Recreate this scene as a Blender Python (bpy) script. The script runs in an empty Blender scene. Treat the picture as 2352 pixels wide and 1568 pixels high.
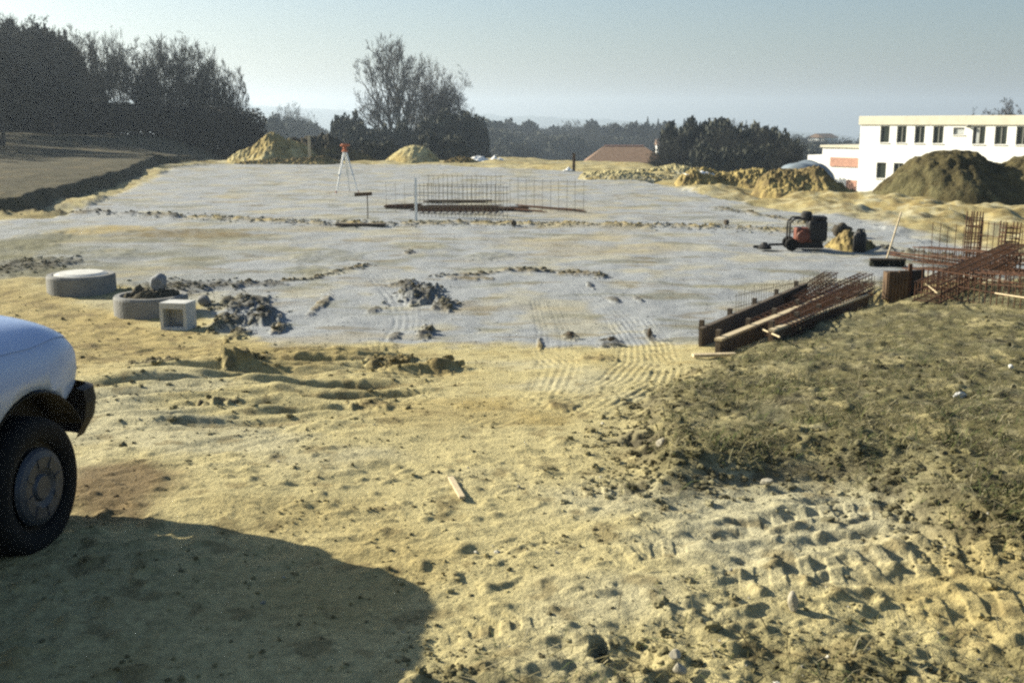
import bpy, bmesh, math, random
import numpy as np
from mathutils import Vector, Matrix

random.seed(7)
rng = np.random.default_rng(7)
scene = bpy.context.scene
COL = scene.collection
R = math.radians

# ------------------------------------------------------------------ camera, world, sun, exposure
EYE = 1.65
PITCH = R(11.4)
FOCAL = 38.0
cam_data = bpy.data.cameras.new('camera')
cam = bpy.data.objects.new('camera', cam_data)
COL.objects.link(cam)
cam.location = (0, 0, EYE)
cam.rotation_euler = (R(90) - PITCH, 0, 0)
cam_data.sensor_width = 36
cam_data.lens = FOCAL
cam_data.clip_start = 0.05
cam_data.clip_end = 12000
scene.camera = cam

SUN_EL = R(24.5)
SUN_AZ = R(64)                       # degrees to the left of straight ahead
world = bpy.data.worlds.new('World')
scene.world = world
world.use_nodes = True
wn = world.node_tree.nodes
bg = wn.get('Background') or wn.new('ShaderNodeBackground')
sky = wn.new('ShaderNodeTexSky')
sky.sky_type = 'NISHITA'
sky.sun_disc = False
sky.sun_elevation = SUN_EL
sky.sun_rotation = -SUN_AZ
sky.air_density = 1.2
sky.dust_density = 1.8
sky.ozone_density = 4.2
world.node_tree.links.new(sky.outputs[0], bg.inputs[0])
bg.inputs[1].default_value = 0.050

sun_data = bpy.data.lights.new('sun', 'SUN')
sun_data.energy = 5.0
sun_data.angle = R(0.5)
sun_data.color = (1.0, 0.92, 0.74)
sun = bpy.data.objects.new('sun', sun_data)
COL.objects.link(sun)
travel = Vector((math.sin(SUN_AZ) * math.cos(SUN_EL), -math.cos(SUN_AZ) * math.cos(SUN_EL), -math.sin(SUN_EL)))
sun.rotation_euler = travel.to_track_quat('-Z', 'Y').to_euler()

scene.view_settings.view_transform = 'Standard'
scene.view_settings.look = 'None'
scene.view_settings.gamma = 1
scene.view_settings.exposure = 1.32
scene.render.engine = 'CYCLES'
scene.cycles.use_denoising = False
scene.cycles.max_bounces = 6
scene.cycles.diffuse_bounces = 2
scene.cycles.volume_bounces = 0
scene.cycles.filter_width = 2.4
HAZE_DENSITY = 0.00048

# ------------------------------------------------------------------ noise
_prm = np.random.default_rng(3).permutation(256)
PERM = np.concatenate([_prm, _prm, _prm]).astype(np.int32)
_ga = np.random.default_rng(5).uniform(0, 2 * np.pi, 256)
GX, GY = np.cos(_ga).astype(np.float32), np.sin(_ga).astype(np.float32)

def pn(x, y, seed=0):
    x = np.asarray(x, dtype=np.float32) + np.float32((seed % 41) * 17.31)
    y = np.asarray(y, dtype=np.float32) + np.float32((seed % 37) * 9.77)
    xf, yf = np.floor(x), np.floor(y)
    xi, yi = xf.astype(np.int32) & 255, yf.astype(np.int32) & 255
    u, v = (x - xf), (y - yf)
    su, sv = u * u * u * (u * (u * 6 - 15) + 10), v * v * v * (v * (v * 6 - 15) + 10)
    x1, y1 = (xi + 1) & 255, (yi + 1) & 255
    def g(a, b, du, dv):
        h = PERM[(PERM[a] + b) & 255]
        return GX[h] * du + GY[h] * dv
    a = g(xi, yi, u, v); b = g(x1, yi, u - 1, v)
    c = g(xi, y1, u, v - 1); d = g(x1, y1, u - 1, v - 1)
    return ((a + (b - a) * su) * (1 - sv) + (c + (d - c) * su) * sv) * 1.45

def fbm(x, y, wl, octs, gain=0.5, seed=0, lod=None):
    out = 0; amp = 1.0
    for k in range(octs):
        n = pn(x / wl, y / wl, seed + k)
        if lod is not None:
            n = n * np.clip(wl / (lod * 3.0) - 0.4, 0, 1)
        out = out + n * amp
        amp *= gain; wl *= 0.5
    return out

def sstep(a, b, x):
    t = np.clip((x - a) / (b - a), 0, 1)
    return t * t * (3 - 2 * t)

def poly_sd(x, y, poly):
    """signed distance to a polygon, positive inside"""
    P = np.asarray(poly, dtype=np.float64)
    d2 = np.full(np.shape(x), 1e18); inside = np.zeros(np.shape(x), dtype=bool)
    n = len(P)
    for i in range(n):
        ax, ay = P[i]; bx, by = P[(i + 1) % n]
        ex, ey = bx - ax, by - ay
        t = np.clip(((x - ax) * ex + (y - ay) * ey) / (ex * ex + ey * ey + 1e-12), 0, 1)
        d2 = np.minimum(d2, (x - ax - t * ex) ** 2 + (y - ay - t * ey) ** 2)
        c = (ay > y) != (by > y)
        xs = ex * (y - ay) / (ey if abs(ey) > 1e-12 else 1e-12) + ax
        inside ^= c & (x < xs)
    return np.where(inside, 1, -1) * np.sqrt(d2)

def path_sd(x, y, path):
    """unsigned lateral distance (signed side) and arc length along a polyline"""
    P = np.asarray(path, dtype=np.float64)
    best = np.full(np.shape(x), 1e18); s_out = np.zeros(np.shape(x)); side = np.zeros(np.shape(x))
    s0 = 0.0
    for i in range(len(P) - 1):
        ax, ay = P[i]; ex, ey = P[i + 1] - P[i]
        L = math.hypot(ex, ey)
        t = np.clip(((x - ax) * ex + (y - ay) * ey) / (L * L), 0, 1)
        dx, dy = x - ax - t * ex, y - ay - t * ey
        d2 = dx * dx + dy * dy
        m = d2 < best
        best = np.where(m, d2, best); s_out = np.where(m, s0 + t * L, s_out)
        side = np.where(m, np.sign(ex * dy - ey * dx), side)
        s0 += L
    return np.sqrt(best) * side, s_out, s0

# ------------------------------------------------------------------ base relief of the land
SLAB = -0.63
BANK_LEFT = [(-12.6, 28.5), (-16, 46), (-20.5, 64), (-20.5, 76), (-20.8, 96), (-60, 118), (-120, 90), (-90, 30), (-30, 19)]

def H0(x, y):
    x = np.asarray(x, dtype=np.float64); y = np.asarray(y, dtype=np.float64)
    r = np.hypot(x, y)
    z = SLAB * sstep(4.2, 12.0, y + 0.12 * x)
    z = z - 4.2 * sstep(66, 118, r) - 4 * sstep(130, 330, r) - 40 * sstep(300, 1500, r)
    # the land drops towards the white building
    z = z - 2.6 * sstep(33, 62, r) * sstep(7, 13, x)
    sd = poly_sd(x, y, BANK_LEFT)
    z = z + (0.40 * sstep(-0.05, 0.40, sd) + 0.5 * sstep(2, 24, sd)) * (1 - sstep(110, 150, r)) + (0.9 + 4.2 * sstep(66, 118, r)) * sstep(-2, 8, sd) * sstep(62, 92, r) * (1 - sstep(120, 160, r))
    return z

F_PX = FOCAL / 36.0 * 2352.0

def ray(px, py):
    d = Vector((px - 1176.0, F_PX * math.cos(PITCH) + (784 - py) * math.sin(PITCH), -F_PX * math.sin(PITCH) + (784 - py) * math.cos(PITCH)))
    return d / d.y

def on_plane(px, py, z):
    d = ray(px, py); t = (z - EYE) / d.z
    return Vector((d.x * t, t, z))

def at_depth(px, py, Y):
    d = ray(px, py)
    return Vector((d.x * Y, Y, EYE + d.z * Y))

def G(px, py, hf=H0):
    """the point of the open ground seen at a place in the picture (picture 2352 x 1568)"""
    d = ray(px, py)
    ts = 1.5 * 1.01 ** np.arange(0, 560)
    zz = EYE + d.z * ts
    hh = hf(d.x * ts, ts)
    i = np.argmax(zz <= hh)
    if zz[i] > hh[i]:
        i = len(ts) - 1
    t0, t1 = ts[max(i - 1, 0)], ts[i]
    for _ in range(20):
        tm = 0.5 * (t0 + t1)
        if EYE + d.z * tm <= float(hf(np.array([d.x * tm]), np.array([tm]))[0]): t1 = tm
        else: t0 = tm
    return (d.x * t1, t1)

def GP(pts):
    return [G(a, b) for a, b in pts]

# ------------------------------------------------------------------ regions of the ground
GRAVEL = [G(*p) for p in [(640, 790), (860, 790), (1100, 792), (1300, 795), (1460, 790), (1640, 785), (1830, 715), (2010, 655), (2110, 620), (2352, 650),
                          (2352, 600), (2140, 555), (1960, 505), (1750, 475), (1480, 415), (1330, 393), (1000, 379), (560, 376), (400, 382), (330, 420), (220, 465), (120, 500), (-60, 505),
                          (-60, 640), (110, 640), (330, 655), (470, 700), (500, 760)]]
BANK = [G(*p) for p in [(2200, 668), (2060, 700), (1830, 765), (1700, 825), (1600, 870), (1500, 925), (1425, 985), (1400, 1012), (1440, 1075), (1500, 1130), (1640, 1120), (1760, 1095),
                        (2000, 1105), (2060, 1180), (2150, 1235), (2352, 1300), (2700, 1250), (3000, 900), (2800, 660)]]
ROUGH = [G(*p) for p in [(950, 1568), (1150, 1500), (1290, 1440), (1480, 1440), (1560, 1340), (1700, 1420), (1850, 1440), (2000, 1420), (2200, 1440), (2500, 1450), (2700, 1600), (1600, 1700), (1000, 1700)]]
YELLOW = [G(*p) for p in [(-100, 650), (100, 660), (260, 690), (380, 735), (520, 775), (640, 790), (900, 795), (880, 830), (700, 860), (520, 850), (330, 820), (190, 860), (-100, 900)]]
RUTS = [G(*p) for p in [(190, 860), (520, 800), (900, 795), (1080, 830), (1030, 880), (900, 960), (700, 990), (450, 1010), (180, 1040)]]
WET = [G(*p) for p in [(120, 1080), (300, 1060), (400, 1085), (430, 1130), (340, 1210), (120, 1230)]]
PALE = [G(*p) for p in [(1540, 1130), (1800, 1100), (2030, 1120), (2100, 1220), (1900, 1330), (1650, 1330), (1520, 1240)]]
APRON_R = [G(*p) for p in [(1560, 420), (1980, 440), (2060, 450), (2500, 460), (2500, 600), (2200, 545), (2040, 500), (1880, 478), (1740, 460), (1500, 415)]]
ROAD_R = [G(*p) for p in [(1880, 485), (2010, 510), (2200, 560), (2400, 610), (2400, 640), (2200, 595), (2000, 530), (1860, 497)]]

def ell(px, py, rx, ry, soil, h=0.0):
    """a patch of ground in a given soil colour: centre and half sizes as seen, turned into metres on the ground"""
    c = G(px, py); a = G(px + rx, py); b0 = G(px, py - ry); b1 = G(px, py + ry)
    return (c[0], c[1], max(abs(a[0] - c[0]), .03), max(abs(b0[1] - b1[1]) / 2, .03), soil, h)

PATCHES = [  # clods and turned earth on the gravel
    ell(965, 680, 48, 20, 'dark', .13), ell(930, 655, 26, 10, 'dark', .06), ell(1020, 705, 26, 12, 'dark', .08), ell(978, 766, 18, 14, 'dark', .05), ell(905, 775, 14, 10, 'dark', .03),
    ell(740, 700, 14, 22, 'brown', .04), ell(860, 715, 14, 9, 'dark', .04), ell(1080, 640, 60, 5, 'brown', .03), ell(1210, 622, 70, 5, 'brown', .04), ell(1330, 630, 60, 5, 'brown', .04), ell(1380, 636, 14, 6, 'dark', .05),
    ell(1410, 690, 14, 9, 'dark', .04), ell(1465, 690, 10, 8, 'dark', .04), ell(1355, 658, 9, 6, 'dark', .04), ell(1310, 770, 16, 10, 'dark', .025), ell(1400, 785, 30, 10, 'dark', .03), ell(1492, 772, 9, 14, 'dark', .03), ell(1240, 790, 8, 10, 'brown', .03),
    ell(560, 700, 60, 18, 'dark', .10), ell(600, 735, 40, 14, 'dark', .12), ell(520, 745, 40, 16, 'dark', .10), ell(545, 770, 26, 10, 'dark', .06), ell(640, 760, 18, 10, 'brown', .05),
    ell(760, 590, 90, 16, 'olive', .02), ell(700, 620, 70, 10, 'olive', .02), ell(1120, 590, 60, 9, 'olive', .03), ell(940, 583, 12, 4, 'dark', .05), ell(430, 540, 160, 14, 'brown', .03), ell(250, 530, 120, 12, 'yellow', .03),
    ell(160, 590, 140, 24, 'olive', .05), ell(40, 560, 80, 30, 'olive', .06), ell(420, 660, 140, 14, 'dark', .06), ell(600, 655, 60, 5, 'dark', .03), ell(60, 615, 90, 18, 'dark', .06),
    ell(900, 835, 60, 10, 'brown', .06), ell(1010, 850, 50, 10, 'brown', .06), ell(560, 845, 34, 12, 'dark', .08), ell(350, 840, 60, 10, 'dark', .07), ell(500, 935, 50, 8, 'dark', .06), ell(860, 935, 50, 12, 'brown', .03),
    ell(1240, 960, 60, 16, 'yellow', .0), ell(1100, 930, 70, 20, 'yellow', .0), ell(1380, 830, 40, 8, 'brown', .03), ell(1290, 935, 40, 12, 'brown', .02),
    ell(1480, 1020, 50, 16, 'dark', -.10), ell(1500, 1045, 40, 14, 'dark', -.08), ell(1380, 1500, 26, 34, 'dark', -.06),  # hollows at the bank edge, their shade painted in as dark soil
]
RIDGES = [  # low windrows of lumpy soil: path, width, height, soil
    (GP([(380, 497), (520, 503), (620, 508), (760, 514), (900, 514), (1030, 512), (1170, 514)]), .9, .06, 'yellow'),
    (GP([(1210, 516), (1350, 516), (1480, 519), (1620, 522), (1760, 527), (1800, 530)]), .9, .07, 'yellow'),
    (GP([(1000, 636), (1080, 632), (1210, 622), (1300, 628), (1395, 636)]), .16, .05, 'brown'),
    (GP([(560, 655), (720, 640), (840, 610)]), .18, .03, 'brown'),
    (GP([(1640, 478), (1760, 497), (1850, 515)]), .4, .06, 'brown'),
    (GP([(2030, 575), (2120, 592), (2200, 603)]), .35, .10, 'dark'),
    (GP([(-40, 493), (130, 487), (250, 490), (400, 500)]), .5, .10, 'dark'),  # dark soil here paints a line of shade
]
TRACKS = [  # path, width, depth, rib period across, lug period along, lug height
    (GP([(1232, 690), (1250, 760), (1256, 830), (1240, 895), (1195, 950)]), .20, .016, .06, 0, .008),
    (GP([(1275, 700), (1305, 770), (1308, 850), (1275, 920)]), .20, .016, .06, 0, .008),
    (GP([(1440, 730), (1485, 790), (1490, 840), (1455, 885), (1385, 920), (1290, 960)]), .62, .03, .062, 0, .018),
    (GP([(1500, 800), (1540, 850), (1530, 900), (1440, 950)]), .30, .03, .062, 0, .016),
    (GP([(1250, 800), (1290, 850), (1270, 900), (1210, 945), (1080, 990)]), .34, .02, .065, 0, .012),
    (GP([(860, 780), (885, 850), (930, 905), (1010, 930)]), .26, .02, .065, 0, .010),
    (GP([(1150, 560), (1330, 650), (1400, 720), (1440, 760)]), .45, .014, .075, 0, .007),
    (GP([(700, 560), (860, 620), (930, 700), (925, 770)]), .45, .014, .075, 0, .007),
    (GP([(1380, 650), (1440, 670), (1480, 700)]), .18, .02, .07, 0, .01),
    (GP([(870, 640), (910, 690), (930, 740), (900, 790), (870, 860), (890, 910)]), .28, .03, .09, 0, .012),
    (GP([(1940, 1390), (2080, 1375), (2220, 1355), (2420, 1340)]), .42, .012, 0, .15, .018),
    (GP([(1940, 1290), (2100, 1275), (2230, 1258), (2420, 1240)]), .36, .012, 0, .14, .017),
    (GP([(960, 1478), (1060, 1452), (1170, 1430), (1300, 1400)]), .16, .01, 0, .075, .012),
    (GP([(1330, 1290), (1450, 1255), (1560, 1240), (1660, 1180)]), .32, .01, 0, .10, .013),
    (GP([(1560, 1330), (1750, 1310), (1900, 1290), (2080, 1235), (2300, 1180)]), .40, .012, 0, .12, .014),
    (GP([(1600, 1200), (1760, 1180), (1940, 1160), (2080, 1150)]), .36, .012, 0, .12, .013),
    (GP([(1250, 1130), (1400, 1110), (1540, 1090)]), .28, .01, 0, .10, .012),
    (GP([(150, 1130), (300, 1092), (430, 1062), (700, 1000), (1000, 900)]), .42, .04, .10, 0, .014),
    (GP([(150, 1010), (330, 985), (560, 940), (800, 870), (1000, 810)]), .30, .055, .1, 0, .010),
    (GP([(190, 935), (420, 905), (640, 850), (820, 800)]), .26, .05, .1, 0, .010),
    (GP([(400, 1010), (640, 990), (860, 935), (1050, 860)]), .22, .035, .1, 0, .010),
    (GP([(500, 560), (800, 540), (1180, 540), (1500, 590), (1900, 600)]), .3, .012, .1, 0, .006),
    (GP([(1180, 545), (1330, 590), (1450, 575)]), .25, .015, .1, 0, .006),
]

SOIL = {'sand': (.39, .338, .172), 'yellow': (.30, .235, .095), 'brown': (.15, .115, .052), 'dark': (.055, .048, .032), 'olive': (.135, .13, .075), 'gravel': (.262, .277, .285),
        'mound': (.078, .065, .030), 'bank': (.116, .104, .050), 'straw': (.30, .27, .16), 'field': (.046, .042, .022), 'wet': (.135, .095, .048), 'pale': (.35, .33, .225), 'valley': (.09, .10, .055)}

def masks(x, y, z0=None):
    r = np.hypot(x, y)
    w1 = fbm(x, y, 1.1, 4, .55, 21); w2 = fbm(x, y, .35, 3, .55, 31)
    m = {}
    m['gravel'] = sstep(-.16, .22, poly_sd(x, y, GRAVEL) + .22 * w1 + .12 * w2)
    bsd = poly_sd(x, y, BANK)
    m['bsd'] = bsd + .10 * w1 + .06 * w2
    m['bank'] = sstep(-.10, .40, m['bsd'] + .12 * w2)
    m['rough'] = sstep(-.2, .3, poly_sd(x, y, ROUGH) + .18 * w1 + .1 * w2)
    m['yellow'] = sstep(-.3, .5, poly_sd(x, y, YELLOW) + .4 * w1)
    m['ruts'] = sstep(-.3, .4, poly_sd(x, y, RUTS) + .2 * w1)
    m['wet'] = sstep(-.1, .15, poly_sd(x, y, WET) + .12 * w1)
    m['pale'] = sstep(-.3, .2, poly_sd(x, y, PALE) + .15 * w1)
    m['apron'] = sstep(-.4, .8, poly_sd(x, y, APRON_R) + .5 * w1)
    m['road'] = sstep(-.4, .3, poly_sd(x, y, ROAD_R) + .3 * w1)
    m['left'] = sstep(-.2, .6, poly_sd(x, y, BANK_LEFT) + .3 * w1)
    return m

def relief(x, y, with_colour=False, lod=None):
    """full height of the ground, optionally with the colour of its soil"""
    x = np.asarray(x, dtype=np.float64); y = np.asarray(y, dtype=np.float64)
    r = np.hypot(x, y)
    if lod is None: lod = r * 0.0035
    z = H0(x, y)
    m = masks(x, y)
    near = 1 - sstep(30, 60, r)
    smooth = m['gravel'] * .8 + m['pale'] * .25
    big = fbm(x, y, 3.2, 3, .5, 41, lod)
    z = z + .05 * big * (1 - .65 * m['gravel']) + .6 * fbm(x, y, 40, 3, .5, 43, lod) * sstep(70, 140, r)
    # bank of dug turf on the right
    bank_in = np.clip(m['bsd'], 0, 6)
    z = z + .11 * sstep(-.10, .35, m['bsd']) + .075 * bank_in * sstep(6, 10, y) + .02 * bank_in
    # general roughness
    mid = fbm(x, y, .55, 4, .55, 51, lod)
    fine = fbm(x, y, .12, 3, .6, 61, lod)
    bil = np.abs(fbm(x, y, .28, 3, .5, 71, lod))
    rough_amt = np.clip(.25 + .9 * m['bank'] + 1.0 * m['rough'] + .5 * m['yellow'] + 1.1 * m['left'] - .25 * m['gravel'] - .2 * m['pale'], .12, 2)
    z = z + rough_amt * (.022 * mid + .012 * fine + .022 * (.35 - bil))
    lump = np.clip(fbm(x, y, .16, 2, .5, 81, lod) - .15, 0, 1)
    z = z + lump * .045 * np.clip(m['rough'] + .6 * m['bank'] + .25 * m['yellow'] + .1, 0, 1.2) * (1 - m['gravel'])
    # stretched small scallops, pressed by wheels running along the slope
    ang = R(14); u = x * math.cos(ang) + y * math.sin(ang); v = -x * math.sin(ang) + y * math.cos(ang)
    sc = fbm(u / 2.6, v, .13, 2, .5, 91, lod)
    open_sand = (1 - m['gravel']) * (1 - m['bank'])
    z = z + .017 * np.clip(sc - .1, -1, 1) * open_sand * sstep(3.2, 4.0, r) * (.5 + .5 * m['pale'] + .6 * sstep(0, 1.2, x) * (1 - sstep(6, 8, y)))
    fd = np.clip(.65 + .9 * fbm(x, y, .9, 2, .5, 96), .3, 1.4)
    fl = np.clip(fbm(u / 1.7, v, .06, 2, .6, 97, lod) - .15, 0, 1) * .7 + .45 * np.clip(fbm(u / 1.5, v, .20, 2, .5, 98, lod) - .25, 0, 1)
    z = z + .050 * fl * fd * open_sand * (1 - sstep(16, 24, r)) * sstep(2.0, 3.0, r)
    waste = (1 - m['gravel']) * (1 - .7 * m['left']) * sstep(14, 20, r) * (1 - sstep(70, 110, r))
    z = z + waste * (.10 * fbm(x, y, 1.6, 4, .6, 99, lod) + .22 * fbm(x, y, 6, 2, .5, 100, lod))
    z = z + m['gravel'] * (.02 * fbm(x, y, .9, 4, .55, 103, lod) + .012 * np.clip(fbm(x / 2.0, y, .22, 2, .5, 104, lod) - .2, 0, 1))
    z = z + m['apron'] * (.10 * fbm(x, y, .9, 4, .6, 105, lod) + .10 * np.clip(fbm(x, y, 2.2, 3, .6, 106, lod), 0, 1))
    ru = fbm(u / 4.5, v, .32, 3, .5, 95, lod)
    z = z + .085 * ru * m['ruts'] + .02 * fbm(u / 5, v, .11, 2, .5, 107, lod) * m['ruts']
    soil = {}
    z = np.array(z)
    def put(kind, k, f):
        if kind not in soil: soil[kind] = np.zeros(x.shape)
        soil[kind][k] = np.maximum(soil[kind][k], f)
    def near_box(x0, x1, y0, y1, x=x, y=y):
        return np.nonzero((x > x0) & (x < x1) & (y > y0) & (y < y1))[0]
    for path, w, h, kind in RIDGES:
        P = np.array(path); k = near_box(P[:, 0].min() - 2 * w, P[:, 0].max() + 2 * w, P[:, 1].min() - 2 * w, P[:, 1].max() + 2 * w)
        if not len(k): continue
        xs, ys = x[k], y[k]
        d, s, L = path_sd(xs, ys, path)
        f = np.exp(-(d / (w * .5)) ** 2 * 1.4) * np.clip(.55 + 1.0 * fbm(xs, ys, .5, 3, .6, 101, None), 0, 1.6)
        z[k] += h * f
        put(kind, k, np.clip(f * 1.2 - .15, 0, 1))
    for cx, cy, rx, ry, kind, h in PATCHES:
        k = near_box(cx - 2 * rx, cx + 2 * rx, cy - 2 * ry, cy + 2 * ry)
        if not len(k): continue
        xs, ys = x[k], y[k]
        q = np.sqrt(((xs - cx) / rx) ** 2 + ((ys - cy) / ry) ** 2)
        q = q + .45 * fbm(xs, ys, max(.12, min(rx, ry) * .7), 3, .6, 111, None)
        f = 1 - sstep(.55, 1.15, q)
        if h: z[k] += h * f * (.7 + .8 * fbm(xs, ys, .16, 3, .6, 121, lod[k]))
        put(kind, k, f * np.clip(.8 + .5 * w_(xs, ys), 0, 1))
    X_, Y_ = x, y
    for path, w, dep, rib, lug, lh in TRACKS:
        P = np.array(path); k_in = near_box(P[:, 0].min() - 2 * w, P[:, 0].max() + 2 * w, P[:, 1].min() - 2 * w, P[:, 1].max() + 2 * w)
        if not len(k_in): continue
        x, y = X_[k_in], Y_[k_in]
        d, s, L = path_sd(x, y, path)
        a = np.abs(d)
        ends = sstep(0, .25, s) * (1 - sstep(L - .25, L, s))
        inn = (1 - sstep(w * .42, w * .56, a)) * ends
        rim = np.exp(-((a - w * .62) / (w * .14 + .02)) ** 2) * ends
        wear = np.clip(.75 + .6 * fbm(x, y, .8, 2, .5, 131, None), .25, 1.2)
        zz = -.5 * dep * inn + dep * .3 * rim
        if rib: zz = zz + .62 * lh * np.sin(2 * np.pi * d / rib) * inn
        if lug:
            ph = (s + np.abs(d) * .45) / lug
            zz = zz + lh * (np.clip(np.sin(2 * np.pi * ph) * 4 + 1.2 * fbm(x, y, .09, 2, .5, 133), -1, 1)) * inn
        z[k_in] += zz * wear * (.36 if lug else .26)
    x, y = X_, Y_
    if not with_colour:
        return z
    c = np.empty(x.shape + (3,))
    def S(k): return np.array(SOIL[k])
    tint = fbm(x, y, 2.4, 4, .55, 141)
    tint2 = fbm(x, y, .5, 3, .6, 151)
    c[:] = S('sand')
    def mix(k, f):
        f = np.clip(f, 0, 1)[..., None]
        c[:] = c * (1 - f) + S(k) * f
    mix('yellow', .55 * sstep(.1, .6, tint) + .35 * sstep(.15, .5, tint2) * sstep(6, 9, y))
    mix('pale', .6 * sstep(.1, .6, -tint) )
    mix('yellow', m['yellow'] * .8); mix('brown', m['yellow'] * sstep(0, .5, tint2) * .7)
    mix('brown', m['ruts'] * sstep(.05, .6, -ru) * .75)
    mix('pale', m['pale'] * .8)
    mix('bank', m['rough'] * (.10 + .6 * sstep(.0, .5, tint2)))
    mix('brown', sstep(.3, .75, fbm(x, y, .22, 3, .6, 161)) * .55 * open_sand)
    mix('brown', np.clip(fl * 1.6 - .15, 0, 1) * .5 * fd * open_sand)
    far_land = sstep(60, 66, r)
    mix('field', m['left'] * .9); mix('bank', m['left'] * sstep(.1, .6, tint) * .3); mix('dark', m['left'] * sstep(.0, .5, tint2) * .6); mix('brown', m['left'] * sstep(.15, .6, -tint2) * .35); lsd = poly_sd(x, y, BANK_LEFT); mix('dark', sstep(-.25, .0, lsd + .12 * tint2) * (1 - sstep(.3, .55, lsd + .12 * tint2)) * .9)  # last band paints the shaded face of the cut bank dark
    mix('brown', (1 - m['gravel']) * sstep(14, 20, r) * .45 * (.5 + tint2))
    mix('field', m['left'] * .85)  # left field darkened in colour to stand in for the wood's shadow
    mix('brown', m['left'] * sstep(.2, .7, fbm(x, y, 1.2, 3, .6, 143)) * .45); mix('dark', m['left'] * sstep(.0, .5, tint2) * .5)
    g = m['gravel']
    mix('gravel', g)
    mix('sand', g * sstep(.05, .6, fbm(x, y, 1.6, 4, .6, 171)) * .35)
    mix('olive', g * sstep(.25, .7, fbm(x / 2.2, y, .9, 4, .6, 181)) * .55)
    mix('brown', g * sstep(.35, .8, fbm(x / 3, y, .45, 4, .65, 183)) * .5)
    mix('yellow', g * sstep(.2, .7, fbm(x / 2, y, 2.2, 3, .6, 184)) * .35)
    mix('olive', g * sstep(-2.5, -8, x) * sstep(26, 20, y) * .8 * np.clip(.7 + tint, 0, 1.2))
    mix('wet', m['wet'] * .9)
    mix('yellow', m['apron'] * (.45 + .8 * tint)); mix('brown', m['apron'] * sstep(.1, .5, tint2) * .7); mix('pale', m['apron'] * sstep(.1, .5, -tint2) * .6)
    mix('gravel', m['road'] * .9)
    mix('bank', m['bank'])
    mix('dark', m['bank'] * sstep(.1, .65, fbm(x, y, .45, 4, .6, 191)) * .65); mix('sand', m['bank'] * sstep(.15, .6, fbm(x, y, .7, 4, .65, 192)) * .5)
    mix('olive', m['bank'] * sstep(.1, .6, fbm(x, y, .8, 3, .6, 201)) * .5)
    mix('straw', m['bank'] * sstep(.3, .8, fbm(x, y, .14, 3, .6, 211)) * .6)
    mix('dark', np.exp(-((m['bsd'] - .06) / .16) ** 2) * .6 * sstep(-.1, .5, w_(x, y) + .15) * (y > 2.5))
    for kind, f in soil.items():
        mix(kind, f * (.9 if kind != 'olive' else .5))
    mix('valley', sstep(75, 120, r) * (1 - m['left']))
    return z, c, m

def w_(x, y):
    return fbm(x, y, .25, 3, .6, 221)

# ------------------------------------------------------------------ mesh helpers
def np_mesh(name, V, quads=None, tris=None, smooth=True):
    me = bpy.data.meshes.new(name)
    V = np.ascontiguousarray(V, dtype=np.float32)
    loops = []; starts = []; pos = 0
    for arr, k in ((quads, 4), (tris, 3)):
        if arr is not None and len(arr):
            arr = np.asarray(arr, dtype=np.int32)
            loops.append(arr.ravel()); starts.append(pos + np.arange(len(arr), dtype=np.int32) * k)
            pos += arr.size
    loops = np.concatenate(loops); starts = np.concatenate(starts)
    me.vertices.add(len(V)); me.vertices.foreach_set('co', V.ravel())
    me.loops.add(len(loops)); me.loops.foreach_set('vertex_index', loops)
    me.polygons.add(len(starts)); me.polygons.foreach_set('loop_start', starts)
    me.update(calc_edges=True)
    me.polygons.foreach_set('use_smooth', np.full(len(starts), smooth))
    me.validate()
    return me

def colour_attr(me, C, name='soil_colour'):
    a = me.attributes.new(name, 'FLOAT_COLOR', 'POINT')
    buf = np.ones((len(C), 4), dtype=np.float32); buf[:, :3] = C
    a.data.foreach_set('color', buf.ravel())

def add_obj(name, me, mat=None, parent=None, loc=None, rot=None):
    o = bpy.data.objects.new(name, me)
    if mat is not None:
        me.materials.clear(); me.materials.append(mat)
    COL.objects.link(o)
    if parent is not None: o.parent = parent
    if loc is not None: o.location = loc
    if rot is not None: o.rotation_euler = rot
    return o

def tag(o, label=None, cat=None, group=None, kind=None):
    if label: o['label'] = label
    if cat: o['category'] = cat
    if group: o['group'] = group
    if kind: o['kind'] = kind
    return o

def thing(name, label, cat, loc=(0, 0, 0), rz=0.0, group=None):
    o = bpy.data.objects.new(name, None)
    o.empty_display_size = .2
    COL.objects.link(o); o.location = loc; o.rotation_euler = (0, 0, rz)
    return tag(o, label, cat, group)

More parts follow.
